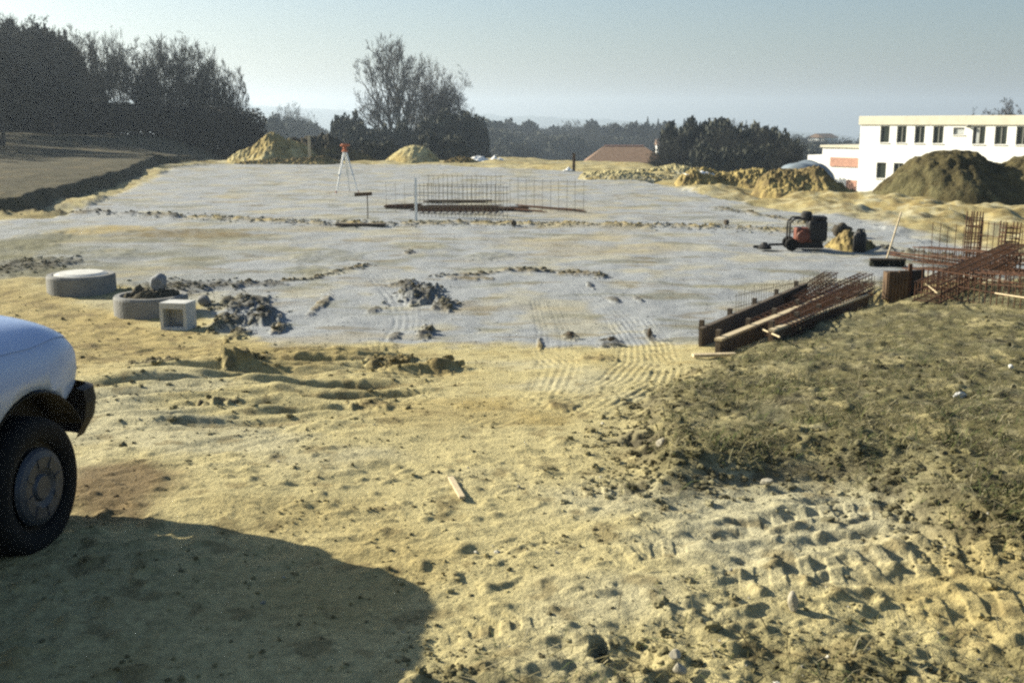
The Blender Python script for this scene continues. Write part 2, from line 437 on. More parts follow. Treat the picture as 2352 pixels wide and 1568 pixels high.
class MB:
    """collects boxes, bars and lathed shapes into one mesh"""
    def __init__(self):
        self.bm = bmesh.new()
    def box(self, c, size, rz=0.0, bevel=0.0, rx=0.0, ry=0.0):
        b = bmesh.new()
        bmesh.ops.create_cube(b, size=1.0)
        bmesh.ops.scale(b, vec=size, verts=b.verts)
        if bevel:
            bmesh.ops.bevel(b, geom=b.edges[:] + b.verts[:], offset=bevel, segments=2, profile=.5, affect='EDGES')
        M = Matrix.Translation(c) @ Matrix.Rotation(rz, 4, 'Z') @ Matrix.Rotation(ry, 4, 'Y') @ Matrix.Rotation(rx, 4, 'X')
        bmesh.ops.transform(b, matrix=M, verts=b.verts)
        self._take(b); return self
    def _take(self, b):
        me = bpy.data.meshes.new('tmp'); b.to_mesh(me); b.free()
        self.bm.from_mesh(me); bpy.data.meshes.remove(me)
    def bar(self, p, q, r, n=6, r2=None):
        p, q = Vector(p), Vector(q)
        d = q - p; L = d.length
        if L < 1e-6: return self
        b = bmesh.new()
        bmesh.ops.create_cone(b, cap_ends=True, segments=n, radius1=r, radius2=r if r2 is None else r2, depth=L)
        M = Matrix.Translation((p + q) / 2) @ d.to_track_quat('Z', 'Y').to_matrix().to_4x4()
        bmesh.ops.transform(b, matrix=M, verts=b.verts)
        self._take(b); return self
    def tube(self, pts, r, n=6):
        for a, b in zip(pts[:-1], pts[1:]): self.bar(a, b, r, n)
        return self
    def lathe(self, prof, n=32, axis='Z', c=(0, 0, 0), close=False):
        b = bmesh.new(); rings = []
        for rr, zz in prof:
            rings.append([b.verts.new((rr * math.cos(2 * math.pi * k / n), rr * math.sin(2 * math.pi * k / n), zz)) for k in range(n)])
        m = len(rings)
        for i in range(m if close else m - 1):
            A, B = rings[i], rings[(i + 1) % m]
            for k in range(n):
                b.faces.new((A[k], A[(k + 1) % n], B[(k + 1) % n], B[k]))
        if not close:
            if prof[0][0] > 1e-5: b.faces.new(rings[0][::-1])
            if prof[-1][0] > 1e-5: b.faces.new(rings[-1])
        bmesh.ops.remove_doubles(b, verts=b.verts, dist=1e-5)
        bmesh.ops.recalc_face_normals(b, faces=b.faces)
        M = Matrix.Translation(c)
        if axis == 'X': M = M @ Matrix.Rotation(R(90), 4, 'Y')
        if axis == 'Y': M = M @ Matrix.Rotation(R(-90), 4, 'X')
        bmesh.ops.transform(b, matrix=M, verts=b.verts)
        self._take(b); return self
    def quad(self, a, b, c, d):
        vs = [self.bm.verts.new(Vector(p)) for p in (a, b, c, d)]
        self.bm.faces.new(vs); return self
    def build(self, name, mat, parent=None, smooth=False, jitter=0.0):
        me = bpy.data.meshes.new(name)
        if jitter:
            for v in self.bm.verts:
                v.co += Vector((random.uniform(-1, 1), random.uniform(-1, 1), random.uniform(-1, 1))) * jitter
        self.bm.to_mesh(me); self.bm.free()
        if smooth:
            for p in me.polygons: p.use_smooth = True
        return add_obj(name, me, mat, parent)

# ------------------------------------------------------------------ materials
def new_mat(name):
    m = bpy.data.materials.new(name); m.use_nodes = True
    nt = m.node_tree
    return m, nt, nt.nodes['Principled BSDF'], nt.nodes.new, nt.links.new

def mat(name, col, rough=.7, var=.3, scale=6.0, bump=0.0, bscale=None, metal=0.0, spec=.3, col2=None, stretch=None):
    m, nt, p, N, L = new_mat(name)
    p.inputs['Roughness'].default_value = rough
    p.inputs['Metallic'].default_value = metal
    p.inputs['Specular IOR Level'].default_value = spec
    tc = N('ShaderNodeTexCoord')
    src = tc.outputs['Object']
    if stretch:
        mp = N('ShaderNodeMapping'); mp.inputs['Scale'].default_value = stretch
        L(src, mp.inputs[0]); src = mp.outputs[0]
    nz = N('ShaderNodeTexNoise'); nz.inputs['Scale'].default_value = scale; nz.inputs['Detail'].default_value = 6; nz.inputs['Roughness'].default_value = .62
    L(src, nz.inputs['Vector'])
    cr = N('ShaderNodeValToRGB')
    c2 = col2 or tuple(c * (1 - var) for c in col)
    c1 = tuple(min(1, c * (1 + var * .5)) for c in col)
    cr.color_ramp.elements[0].position = .32; cr.color_ramp.elements[1].position = .68
    cr.color_ramp.elements[0].color = (*c2, 1); cr.color_ramp.elements[1].color = (*c1, 1)
    L(nz.outputs['Fac'], cr.inputs[0]); L(cr.outputs[0], p.inputs['Base Color'])
    if bump:
        n2 = N('ShaderNodeTexNoise'); n2.inputs['Scale'].default_value = bscale or scale * 4; n2.inputs['Detail'].default_value = 4
        L(src, n2.inputs['Vector'])
        b = N('ShaderNodeBump'); b.inputs['Strength'].default_value = bump; b.inputs['Distance'].default_value = .02
        L(n2.outputs['Fac'], b.inputs['Height']); L(b.outputs[0], p.inputs['Normal'])
    return m

def attr_mat(name, attr, scale=30, var=.35, bump=.5, bscale=90, dist=.01, rough=.95):
    m, nt, p, N, L = new_mat(name)
    p.inputs['Roughness'].default_value = rough; p.inputs['Specular IOR Level'].default_value = .12
    a = N('ShaderNodeAttribute'); a.attribute_name = attr
    tc = N('ShaderNodeTexCoord')
    nz = N('ShaderNodeTexNoise'); nz.inputs['Scale'].default_value = scale; nz.inputs['Detail'].default_value = 7; nz.inputs['Roughness'].default_value = .7
    L(tc.outputs['Object'], nz.inputs['Vector'])
    mr = N('ShaderNodeMapRange'); mr.inputs['From Min'].default_value = .25; mr.inputs['From Max'].default_value = .75
    mr.inputs['To Min'].default_value = 1 - var; mr.inputs['To Max'].default_value = 1 + var
    L(nz.outputs['Fac'], mr.inputs['Value'])
    mx = N('ShaderNodeVectorMath'); mx.operation = 'SCALE'
    L(a.outputs['Color'], mx.inputs[0]); L(mr.outputs[0], mx.inputs['Scale'])
    L(mx.outputs[0], p.inputs['Base Color'])
    if bump:
        n2 = N('ShaderNodeTexNoise'); n2.inputs['Scale'].default_value = bscale; n2.inputs['Detail'].default_value = 5; n2.inputs['Roughness'].default_value = .65
        L(tc.outputs['Object'], n2.inputs['Vector'])
        b = N('ShaderNodeBump'); b.inputs['Strength'].default_value = bump; b.inputs['Distance'].default_value = dist
        L(n2.outputs['Fac'], b.inputs['Height']); L(b.outputs[0], p.inputs['Normal'])
    return m

M_GROUND = attr_mat('bare_soil', 'soil_colour', 34, .42, .9, 55, .016)
M_HEAP = attr_mat('heaped_soil', 'soil_colour', 5, .4, .8, 9, .08)
M_CLOD = attr_mat('clod_soil', 'soil_colour', 40, .3, .4, 60, .006)
M_STRAW = attr_mat('dry_straw', 'soil_colour', 20, .2, 0)
M_BARK = mat('dark_bark', (.055, .048, .040), .95, .4, 3)
M_TWIG = mat('grey_twigs', (.068, .062, .055), .95, .3, 1)
M_TWIGD = mat('dark_twigs', (.024, .026, .020), .95, .3, 1)
M_HEDGE = mat('hedge_leaf', (.030, .026, .020), .95, .4, .8)
M_BUSH = mat('bush_leaf', (.058, .062, .046), .95, .4, .6)
M_FOREST = mat('far_forest', (.045, .055, .038), .95, .5, .02)
M_CONC = mat('raw_concrete', (.20, .20, .19), .9, .25, 5, .4, 40)
M_CONCW = mat('pale_concrete', (.50, .50, .47), .9, .2, 6, .3, 40)
M_RUST = mat('rusty_steel', (.085, .038, .018), .9, .5, 14, col2=(.035, .020, .012))
M_WIRE = mat('drawn_wire', (.15, .13, .085), .7, .4, 9, metal=.2)
M_WOODP = mat('pale_timber', (.50, .41, .26), .8, .25, 4, .2, 30, stretch=(8, 1, 1))
M_WOODD = mat('weathered_timber', (.10, .078, .055), .9, .4, 4, .3, 25, stretch=(6, 1, 6))
M_WOODB = mat('brown_formply', (.105, .065, .034), .75, .45, 5, .2, 20)
M_WHITE = mat('white_paint', (.78, .78, .74), .6, .06, 2)
M_WALL = mat('white_render', (.79, .79, .76), .9, .14, 1.2, .1, 20, stretch=(1.5, 1.5, .25))
M_FASCIA = mat('beige_fascia', (.56, .53, .42), .85, .1, 1.2)
M_BRICK = mat('pale_brick', (.46, .26, .19), .9, .25, 5)
M_GLASS = mat('dark_glass', (.028, .034, .026), .12, .3, .7, spec=.5)
M_GLASSL = mat('grey_blind', (.38, .40, .39), .5, .15, 2)
M_FRAME = mat('window_frame', (.22, .22, .19), .6, .1, 3)
M_ROOF = mat('brown_tiles', (.21, .135, .085), .9, .3, 3, .5, 8)
M_CAR = mat('pale_blue_car_paint', (.32, .42, .64), .28, .03, 2, spec=.5)
M_PLAST = mat('black_plastic', (.008, .008, .008), .65, .2, 8)
M_RUBBER = mat('tyre_rubber', (.008, .008, .0075), .9, .4, 10)
M_HUB = mat('hubcap_grey', (.065, .072, .085), .5, .2, 6, metal=.4)
M_LAMP = mat('lamp_glass', (.50, .53, .56), .15, .05, 4, spec=.6)
M_RED = mat('faded_red_paint', (.15, .05, .03), .6, .4, 7)
M_BLACK = mat('oily_black_steel', (.025, .024, .022), .6, .4, 8)
M_ORANGE = mat('orange_paint', (.50, .16, .07), .6, .2, 9)
M_SHEET = mat('white_film', (.80, .80, .77), .5, .05, 3)
M_BRISTLE = mat('broom_bristle', (.028, .030, .018), .95, .4, 30)
M_STONE = mat('pale_stone', (.34, .31, .235), .9, .25, 8, .4, 30)
M_STONEG = mat('grey_stone', (.22, .23, .24), .9, .3, 8, .4, 30)

# ------------------------------------------------------------------ ground, one sheet to the horizon
az_fine = np.linspace(R(-27), R(27), 1050)
az_l = np.linspace(R(-180), R(-27), 150)[:-1]
az_r = np.linspace(R(27), R(180), 150)[1:]
az = np.concatenate([az_l, az_fine, az_r])
rad = [0.4]
while rad[-1] < 3200:
    q = rad[-1]
    rad.append(q * (1.10 if q < 2.4 else 1.0032 if q < 9 else 1.0022 if q < 12 else 1.0042 if q < 20 else 1.007 if q < 75 else 1.05))
rad = np.array(rad)
RR, AA = np.meshgrid(rad, az, indexing='ij')
XX, YY = (RR * np.sin(AA)).ravel(), (RR * np.cos(AA)).ravel()
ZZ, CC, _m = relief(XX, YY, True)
nr, na = len(rad), len(az)
idx = np.arange(nr * na).reshape(nr, na)
quads = np.stack([idx[:-1, :-1], idx[:-1, 1:], idx[1:, 1:], idx[1:, :-1]], -1).reshape(-1, 4)[:, ::-1]
cidx = nr * na
V = np.concatenate([np.stack([XX, YY, ZZ], -1), [[0, 0, float(relief(np.array([0.]), np.array([0.]))[0])]]])
tris = np.stack([np.full(na - 1, cidx), idx[0, :-1], idx[0, 1:]], -1)[:, ::-1]
me = np_mesh('ground', V, quads, tris)
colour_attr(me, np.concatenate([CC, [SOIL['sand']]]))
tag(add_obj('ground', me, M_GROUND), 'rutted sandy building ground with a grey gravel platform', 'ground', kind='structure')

def gz(x, y):
    return float(relief(np.array([float(x)]), np.array([float(y)]))[0])

def gpt(px, py, dz=0.0):
    x, y = G(px, py)
    for _ in range(3):                       # settle on the full relief
        z = gz(x, y); p = on_plane(px, py, z); x, y = p.x, p.y
    return Vector((x, y, gz(x, y) + dz))

# ------------------------------------------------------------------ distant hills
ridge_px = [(-900, 235), (-300, 232), (200, 236), (600, 247), (900, 261), (1200, 269), (1500, 281), (1800, 301), (1990, 316), (2400, 330), (3400, 332)]
HV = []; nh = 260
azs = np.linspace(R(-48), R(48), nh)
px_az = np.array([math.atan2(p[0] - 1176, F_PX) for p in ridge_px])
zr = np.array([EYE + (285 - p[1]) / F_PX * 2500 for p in ridge_px])
zs = np.interp(azs, px_az, zr)
zs = zs + 3.5 * fbm(azs * 60, azs * 0, 1, 4, .55, 7) + 1.5 * pn(azs * 400, azs * 0, 9)
prof = [(2000, -52, 0), (2200, 0, .55), (2400, 0, .9), (2500, 0, 1.0), (2650, 0, .85), (2900, -52, 0)]
for rr, zb, f in prof:
    for k, a in enumerate(azs):
        base = -52.0
        HV.append((rr * math.sin(a), rr * math.cos(a), base + (zs[k] - base) * f))
hi = np.arange(len(prof) * nh).reshape(len(prof), nh)
hq = np.stack([hi[:-1, :-1], hi[:-1, 1:], hi[1:, 1:], hi[1:, :-1]], -1).reshape(-1, 4)[:, ::-1]
tag(add_obj('hills', np_mesh('hills', np.array(HV), hq), M_FOREST), 'wooded hills on the hazy horizon', 'hills', kind='structure')

# ------------------------------------------------------------------ spoil heaps
def heap(name, label, line, Y, soils, run=1.35, back=1.2, rough=.10, group='heaps of dug earth round the site', cat='earth heap', seed=0, nodes=(200, 90)):
    """a tipped heap: its crest line stands at distance Y, its sides run down to the land; soils = (main, second, top)"""
    pts = [at_depth(a, b, Y) for a, b in line]
    X0 = np.array([p.x for p in pts]); Z0 = np.array([p.z for p in pts])
    nu, nv = nodes
    xs = np.linspace(X0[0], X0[-1], nu)
    zc = np.interp(xs, X0, Z0)
    for _ in range(2): zc[1:-1] = .25 * zc[:-2] + .5 * zc[1:-1] + .25 * zc[2:]
    hc = np.maximum(zc - H0(xs, np.full(nu, Y)), .02)
    span = xs[-1] - xs[0]
    ends = np.minimum(1, np.minimum(np.linspace(0, 1, nu), np.linspace(1, 0, nu)) * 12)
    hc = hc * sstep(0, 1, ends)
    hs = hc.copy()
    for _ in range(30): hs[1:-1] = .25 * hs[:-2] + .5 * hs[1:-1] + .25 * hs[2:]
    v = np.linspace(-1, 1, nv)
    Wf = run * hs + .25; Wb = back * hs + .25
    cy = .25 * hs.max() * pn(xs / (hs.max() * 2.2 + .3), xs * 0, 60 + seed)
    XX_ = np.repeat(xs[:, None], nv, 1)
    YY_ = (Y + cy)[:, None] + np.where(v < 0, v * Wf[:, None], v * Wb[:, None])
    t = np.abs(v)[None, :]
    pr = 1 - np.sqrt(t ** 2 + .035) + (math.sqrt(1.035) - 1) * t
    pr = pr / pr.max(); pr = np.clip(pr, 0, 1)
    hm = max(float(hs.max()), .2)
    n1 = fbm(XX_, YY_, hm * .9, 4, .6, 310 + seed); n2 = fbm(XX_, YY_, hm * .25, 4, .65, 330 + seed)
    edge = np.clip(hc / hm * 3, 0, 1)[:, None]
    Z = H0(XX_, YY_) + hc[:, None] * pr + (n1 * rough * hm * .9 + n2 * rough * hm * .55) * np.clip(1.1 - t, 0, 1) * edge * np.clip(.35 + 2 * t, 0, 1) - .12 * sstep(.85, 1, t) - .06
    cx = float(xs.mean()); zg = float(H0(np.array([cx]), np.array([Y]))[0])
    V = np.stack([XX_ - cx, YY_ - Y, Z - zg], -1).reshape(-1, 3)
    ii = np.arange(nu * nv).reshape(nu, nv)
    q = np.stack([ii[:-1, :-1], ii[1:, :-1], ii[1:, 1:], ii[:-1, 1:]], -1).reshape(-1, 4)
    me = np_mesh(name, V, q)
    cA, cB, cT = (np.array(SOIL[k]) for k in soils)
    f = sstep(-.1, .45, n1 + .6 * n2)[..., None]; g = sstep(.35, .8, pr * (hc / hm)[:, None] + .35 * n2)[..., None]
    c = cA * (1 - f) + cB * f; c = c * (1 - g) + cT * g
    c = c * (1 + .35 * fbm(XX_, YY_, .5, 4, .65, 350)[..., None])
    colour_attr(me, np.clip(c, .01, 1).reshape(-1, 3))
    o = add_obj(name, me, M_HEAP, None, (cx, Y, zg))
    return tag(o, label, cat, group)

heap('earth_heap', 'broad dark earth heap in front of the white building, running off the right edge',
     [(1960, 452), (1985, 442), (2012, 424), (2042, 400), (2072, 377), (2102, 357), (2135, 343), (2175, 337), (2215, 345), (2238, 352), (2258, 362), (2282, 367), (2305, 366), (2330, 356), (2352, 350), (2410, 346), (2470, 362), (2560, 405), (2660, 460)], 34.5, ('mound', 'bank', 'mound'), rough=.12, seed=1)
heap('earth_heap', 'steep clay heap with a dark right flank beside the white building', [(1722, 432), (1745, 408), (1765, 392), (1800, 384), (1840, 386), (1866, 378), (1884, 376), (1895, 392), (1920, 411), (1950, 428), (1985, 446)], 36.5, ('yellow', 'brown', 'brown'), rough=.2, seed=3, run=1.6)
heap('earth_heap', 'lumpy yellow clay heap left of the dark flanked heap', [(1540, 412), (1565, 398), (1592, 387), (1622, 384), (1650, 391), (1680, 394), (1706, 386), (1736, 383), (1762, 394), (1790, 418)], 41, ('yellow', 'brown', 'yellow'), rough=.28, seed=4, run=1.5)
heap('earth_heap', 'low pale heap between the hipped roof and the clay heaps', [(1400, 398), (1440, 390), (1480, 384), (1520, 380), (1552, 374), (1578, 378), (1620, 390), (1660, 406)], 49, ('pale', 'yellow', 'sand'), rough=.2, seed=5, run=2.5)
heap('earth_heap', 'low pale rubble spread at the far right corner of the gravel', [(1320, 396), (1370, 390), (1420, 388), (1480, 392), (1540, 402), (1580, 412)], 46, ('pale', 'yellow', 'sand'), rough=.25, seed=6, run=4)
heap('sand_heap', 'pointed yellow sand heap under the tall bare tree', [(868, 378), (880, 370), (902, 352), (930, 334), (950, 330), (975, 335), (995, 350), (1016, 370)], 65, ('sand', 'yellow', 'sand'), rough=.08, seed=7)
heap('earth_heap', 'small brown heap beside the white sheeting', [(975, 386), (1010, 373), (1035, 362), (1060, 357), (1085, 362), (1105, 373), (1142, 386)], 63, ('brown', 'yellow', 'brown'), rough=.3, seed=8)
heap('sand_heap', 'bright yellow sand heap at the foot of the dark hedge', [(508, 368), (530, 356), (552, 345), (578, 336), (600, 318), (622, 304), (642, 302), (655, 312), (690, 326), (720, 345), (750, 368)], 65, ('yellow', 'sand', 'yellow'), rough=.22, seed=9)
heap('earth_heap', 'broad dark brown heap behind the survey tripod', [(610, 360), (640, 338), (670, 322), (700, 316), (735, 308), (765, 314), (790, 326), (820, 345), (850, 356), (885, 374)], 67, ('brown', 'dark', 'dark'), rough=.25, seed=10)
heap('earth_heap', 'low yellow brown windrow before the broad dark heap', [(520, 378), (560, 369), (620, 364), (690, 361), (740, 356), (770, 366), (800, 377)], 62.5, ('yellow', 'brown', 'brown'), rough=.35, seed=11)
heap('earth_heap', 'low brown heap left of the bright sand heap', [(140, 400), (200, 386), (250, 374), (300, 366), (345, 350), (372, 356), (420, 366), (480, 369), (530, 374), (570, 382)], 64, ('field', 'brown', 'field'), rough=.3, seed=12)
heap('earth_heap', 'long brown windrow along the far gravel edge', [(1120, 392), (1170, 380), (1230, 375), (1290, 376), (1340, 384), (1390, 394)], 61, ('brown', 'yellow', 'brown'), rough=.35, seed=14)

# ------------------------------------------------------------------ trees
def frusta(P, Q, r0, r1, k=4):
    P, Q = np.asarray(P), np.asarray(Q); r0, r1 = np.asarray(r0), np.asarray(r1)
    d = Q - P; d /= np.linalg.norm(d, axis=1, keepdims=True) + 1e-9
    ref = np.where(np.abs(d[:, 2:3]) < .9, np.array([[0, 0, 1.]]), np.array([[1., 0, 0]]))
    a = np.cross(d, ref); a /= np.linalg.norm(a, axis=1, keepdims=True) + 1e-9
    b = np.cross(d, a)
    ang = np.arange(k) * 2 * np.pi / k
    ring = a[:, None, :] * np.cos(ang)[None, :, None] + b[:, None, :] * np.sin(ang)[None, :, None]
    lo = P[:, None, :] + ring * r0[:, None, None]; hi = Q[:, None, :] + ring * r1[:, None, None]
    V = np.concatenate([lo, hi], 1).reshape(-1, 3)
    base = (np.arange(len(P)) * 2 * k)[:, None]
    j = np.arange(k); jn = (j + 1) % k
    q = np.stack([base + j, base + jn, base + k + jn, base + k + j], -1).reshape(-1, 4)
    return V, q

def grow_tree(seed, h, spread, levels=5, kids=(4, 4, 4, 3, 3), trunk_h=.25, stems=1, upright=.5, thick=.018, ratio=.62, twig=.012, env=None):
    rd = random.Random(seed)
    segs = []
    def perp(d):
        v = Vector((rd.gauss(0, 1), rd.gauss(0, 1), rd.gauss(0, 1)))
        return (v - d * v.dot(d)).normalized()
    def branch(p, d, L, r, lev):
        n = 4 if lev < 2 else 3 if lev < 4 else 2
        pts = [p]; q = p.copy(); dd = d.copy()
        for i in range(n):
            dd = (dd + perp(dd) * (.16 if lev else .07) + Vector((0, 0, upright * .10))).normalized()
            qn = q + dd * (L / n)
            ra, rb = r * (1 - .55 * i / n), r * (1 - .55 * (i + 1) / n)
            segs.append((tuple(q), tuple(qn), ra, rb, lev)); q = qn; pts.append(q.copy())
        if lev >= levels: return
        for k in range(kids[min(lev, len(kids) - 1)]):
            t = rd.uniform(.3 if lev else trunk_h, 1.0)
            i = min(int(t * n), n - 1); f = t * n - i
            b = pts[i].lerp(pts[i + 1], f)
            ax = (pts[i + 1] - pts[i]).normalized()
            nd = (ax * rd.uniform(.55, 1.0) + perp(ax) * rd.uniform(.5, .95) * spread + Vector((0, 0, upright * .28))).normalized()
            branch(b, nd, L * ratio * rd.uniform(.7, 1.15), max(r * (1 - .5 * t) * .58, twig), lev + 1)
    for s in range(stems):
        d = Vector((rd.gauss(0, .12), rd.gauss(0, .12), 1)) if stems == 1 else Vector((math.cos(s * 2.4) * .28, math.sin(s * 2.4) * .28, 1))
        branch(Vector((rd.gauss(0, .1) * (stems > 1), rd.gauss(0, .1) * (stems > 1), -.4)), d.normalized(), h * .55, h * thick, 0)
    zmax = max(s[1][2] for s in segs); k = h / zmax
    P = np.array([s[0] for s in segs]) * [k, k, k]; Q = np.array([s[1] for s in segs]) * [k, k, k]
    r0 = np.array([s[2] for s in segs]); r1 = np.array([s[3] for s in segs]); lv = np.array([s[4] for s in segs])
    if env:
        rx, zc, rz = env[0] * h, env[1] * h, env[2] * h
        m = (P + Q) / 2
        q = np.sqrt((m[:, 0] ** 2 + m[:, 1] ** 2) / rx ** 2 + ((m[:, 2] - zc) / rz) ** 2) + .22 * pn(np.arctan2(m[:, 1], m[:, 0]) * 1.6 + seed, m[:, 2] / h * 6, 77)
        ok = (q < 1) | (lv == 0)
        P, Q, r0, r1, lv = P[ok], Q[ok], r0[ok], r1[ok], lv[ok]
        zz = Q[lv > 1][:, 2].max(); kk = h / zz; P[:, 2] *= kk; Q[:, 2] *= kk
        sel = (lv > 0) | (Q[:, 2] < h * .9); P, Q, r0, r1, lv = P[sel], Q[sel], r0[sel], r1[sel], lv[sel]
    lo = lv <= 1
    tr = np_mesh('trunk', *frusta(P[lo], Q[lo], r0[lo], r1[lo], 6))
    hi = ~lo
    cr = np_mesh('crown', *frusta(P[hi], Q[hi], np.maximum(r0[hi], twig), np.maximum(r1[hi], twig * .8), 3))
    return tr, cr

def leaf_cloud(n, c, s, size, seed, shell=.35):
    rd = np.random.default_rng(seed)
    v = rd.normal(size=(n, 3)); v /= np.linalg.norm(v, axis=1, keepdims=True)
    rr = (shell + (1 - shell) * rd.random((n, 1)) ** .6)
    lump = 1 + .25 * pn(v[:, 0] * 2.2 + seed, v[:, 2] * 2.2 + v[:, 1] * 1.7, 401)[:, None]
    p = v * rr * lump * np.array(s) + np.array(c)
    a = rd.normal(size=(n, 3)); a /= np.linalg.norm(a, axis=1, keepdims=True)
    b = np.cross(a, rd.normal(size=(n, 3))); b /= np.linalg.norm(b, axis=1, keepdims=True)
    sz = size * rd.uniform(.5, 1.3, (n, 1))
    V = np.stack([p - a * sz, p + b * sz * .6, p + a * sz, p - b * sz * .6], 1).reshape(-1, 3)
    q = np.arange(n * 4).reshape(n, 4)
    return V, q

def make_bush(seed, n=4200, size=.075):
    parts = [leaf_cloud(n, (0, 0, .55), (1, 1, .55), size, seed)]
    rd = np.random.default_rng(seed)
    for k in range(5):
        a = rd.uniform(0, 6.28); parts.append(leaf_cloud(n // 6, (math.cos(a) * .5, math.sin(a) * .5, .75 + .2 * rd.random()), (.4, .4, .35), size * .9, seed + k + 1))
    V = []; Q = []; o = 0
    for v, q in parts: V.append(v); Q.append(q + o); o += len(v)
    V = np.concatenate(V); V[:, 2] = np.maximum(V[:, 2], -.05)
    cr = np_mesh('crown', V, np.concatenate(Q), smooth=False)
    P = []; Qs = []
    for k in range(160):
        a = rd.uniform(0, 6.28); e = rd.uniform(.2, .9); L = rd.uniform(.6, 1.1)
        P.append((rd.normal() * .12, rd.normal() * .12, -.05)); Qs.append((math.cos(a) * L * (1 - e * .4), math.sin(a) * L * (1 - e * .4), e * 1.02))
    st = np_mesh('stem', *frusta(np.array(P), np.array(Qs), np.full(160, .02), np.full(160, .006), 3))
    return st, cr

def make_conifer(seed):
    rd = np.random.default_rng(seed); P = []; Q = []; r0 = []
    for z in np.linspace(.06, .99, 46):
        for k in range(15):
            a = rd.uniform(0, 6.28); L = (1 - z) * .26 * rd.uniform(.6, 1.15) + .012
            P.append((0, 0, z)); Q.append((math.cos(a) * L, math.sin(a) * L, z - L * .35)); r0.append(.012)
    cr = np_mesh('crown', *frusta(np.array(P), np.array(Q), np.array(r0), np.array(r0) * .6, 3))
    tr = np_mesh('trunk', *frusta(np.array([(0, 0, -.03)]), np.array([(0, 0, 1.0)]), np.array([.016]), np.array([.003]), 6))
    return tr, cr

TREES = {
    'lone': grow_tree(11, 16.5, .85, 5, (9, 5, 4, 4, 3), .16, 3, .55, .020, .58, .024, env=(.37, .56, .42)),
    'wide': grow_tree(12, 12, 1.0, 5, (8, 5, 4, 4, 3), .25, 3, .2, .016, .62, .020, env=(.42, .56, .42)),
    'slim': grow_tree(17, 12, .8, 5, (11, 5, 4, 3, 3), .3, 2, .35, .017, .46, .022, env=(.22, .58, .42)),
    'tall': grow_tree(13, 12, .95, 5, (10, 6, 4, 4, 3), .20, 3, .22, .017, .50, .022, env=(.30, .56, .42)),
    'tall_b': grow_tree(14, 12, 1.0, 5, (10, 6, 5, 4, 3), .22, 4, .15, .018, .52, .022, env=(.34, .56, .42)),
    'thick': grow_tree(15, 12, 1.05, 5, (9, 6, 5, 4, 4), .15, 4, .12, .018, .52, .024, env=(.38, .54, .44)),
}
BUSHES = [make_bush(s) for s in (21, 22, 23)]
CONIFER = make_conifer(31)

def plant(kind, name, label, cat, loc, h, width=None, group=None, rz=None, mats=None, base=None):
    if kind == 'bush': tr, cr = BUSHES[random.randrange(3)]; hb, wb = 1.15, 1.0
    elif kind == 'conifer': tr, cr = CONIFER; hb, wb = 1.0, .26
    else: tr, cr = TREES[kind]; hb, wb = (16.5 if kind == 'lone' else 12.0), None
    o = thing(name, label, cat, loc, random.uniform(0, 6.28) if rz is None else rz, group)
    s = h / hb
    sx = s if (width is None) else (width / 2 / wb if wb else s * width)
    o.scale = (sx, sx, s)
    mt, mc = mats or (M_BARK, M_TWIG)
    for nm, m, mt_ in ((('stem' if kind == 'bush' else 'trunk'), tr, mt), ('crown', cr, mc)):
        c = bpy.data.objects.new(nm, m); COL.objects.link(c); c.parent = o
        if len(m.materials) == 0: m.materials.append(mt_)
        c.material_slots[0].link = 'OBJECT'; c.material_slots[0].material = mt_
    return o

def tree_px(kind, px, py_top, Y, name, label, cat, width=None, group=None, mats=None, zbase=None, rz=None):
    top = at_depth(px, py_top, Y)
    zb = float(H0(np.array([top.x]), np.array([Y]))[0]) if zbase is None else zbase
    return plant(kind, name, label, cat, (top.x, Y, zb - .1), top.z - zb + .1, width, group, rz, mats)

# the tall bare tree and its neighbour
tree_px('lone', 905, 72, 150, 'bare_tree', 'tallest bare tree standing alone behind the pointed sand heap', 'tree', width=.82, rz=.4)
tree_px('wide', 1030, 148, 152, 'bare_tree', 'smaller bare tree just right of the tallest bare tree', 'tree', width=.62, rz=2.0)
tree_px('wide', 985, 118, 156, 'bare_tree', 'bare tree half hidden between the tallest tree and its smaller neighbour', 'tree', width=.55, rz=4.0)

# dense wood on the left bank
WOOD = 'bare trees of the dense wood on the left bank'
wood = [(-150, 10, 80), (-60, 25, 82), (0, 24, 84), (38, 44, 88), (112, 34, 82), (150, 52, 86), (180, 84, 90), (-20, 60, 70), (-90, 40, 66),
        (-220, 20, 100), (-300, 15, 92), (-400, 20, 88), (-190, 30, 72), (-290, 30, 68), (-400, 20, 64), (-520, 10, 60), (-640, 10, 56), (-330, 30, 80), (-480, 20, 74), (-620, 20, 70)]  # trees out of view, most of them added to shade the left bank
row = [(228, 66, 92, .42), (258, 60, 95, .40), (322, 80, 95, .80), (372, 70, 98, .85), (424, 80, 96, .85), (462, 98, 99, .6), (508, 132, 97, .62), (543, 192, 98, .5)]
for i, (px, py, Y) in enumerate(wood):
    tree_px(('wide', 'thick', 'lone')[i % 3], px, py, Y, 'bare_tree', 'dark tall tree packed in the wood at the left edge', 'tree', width=.78, group=WOOD, mats=(M_BARK, M_TWIGD))
for i, (px, py, Y, wd) in enumerate(row):
    tree_px(('lone', 'wide')[i % 2], px, py, Y, 'bare_tree', 'bare tree with see-through crown in the row behind the dark hedge', 'tree', width=wd, group='bare trees in the row behind the hedge', mats=(M_BARK, M_TWIGD))
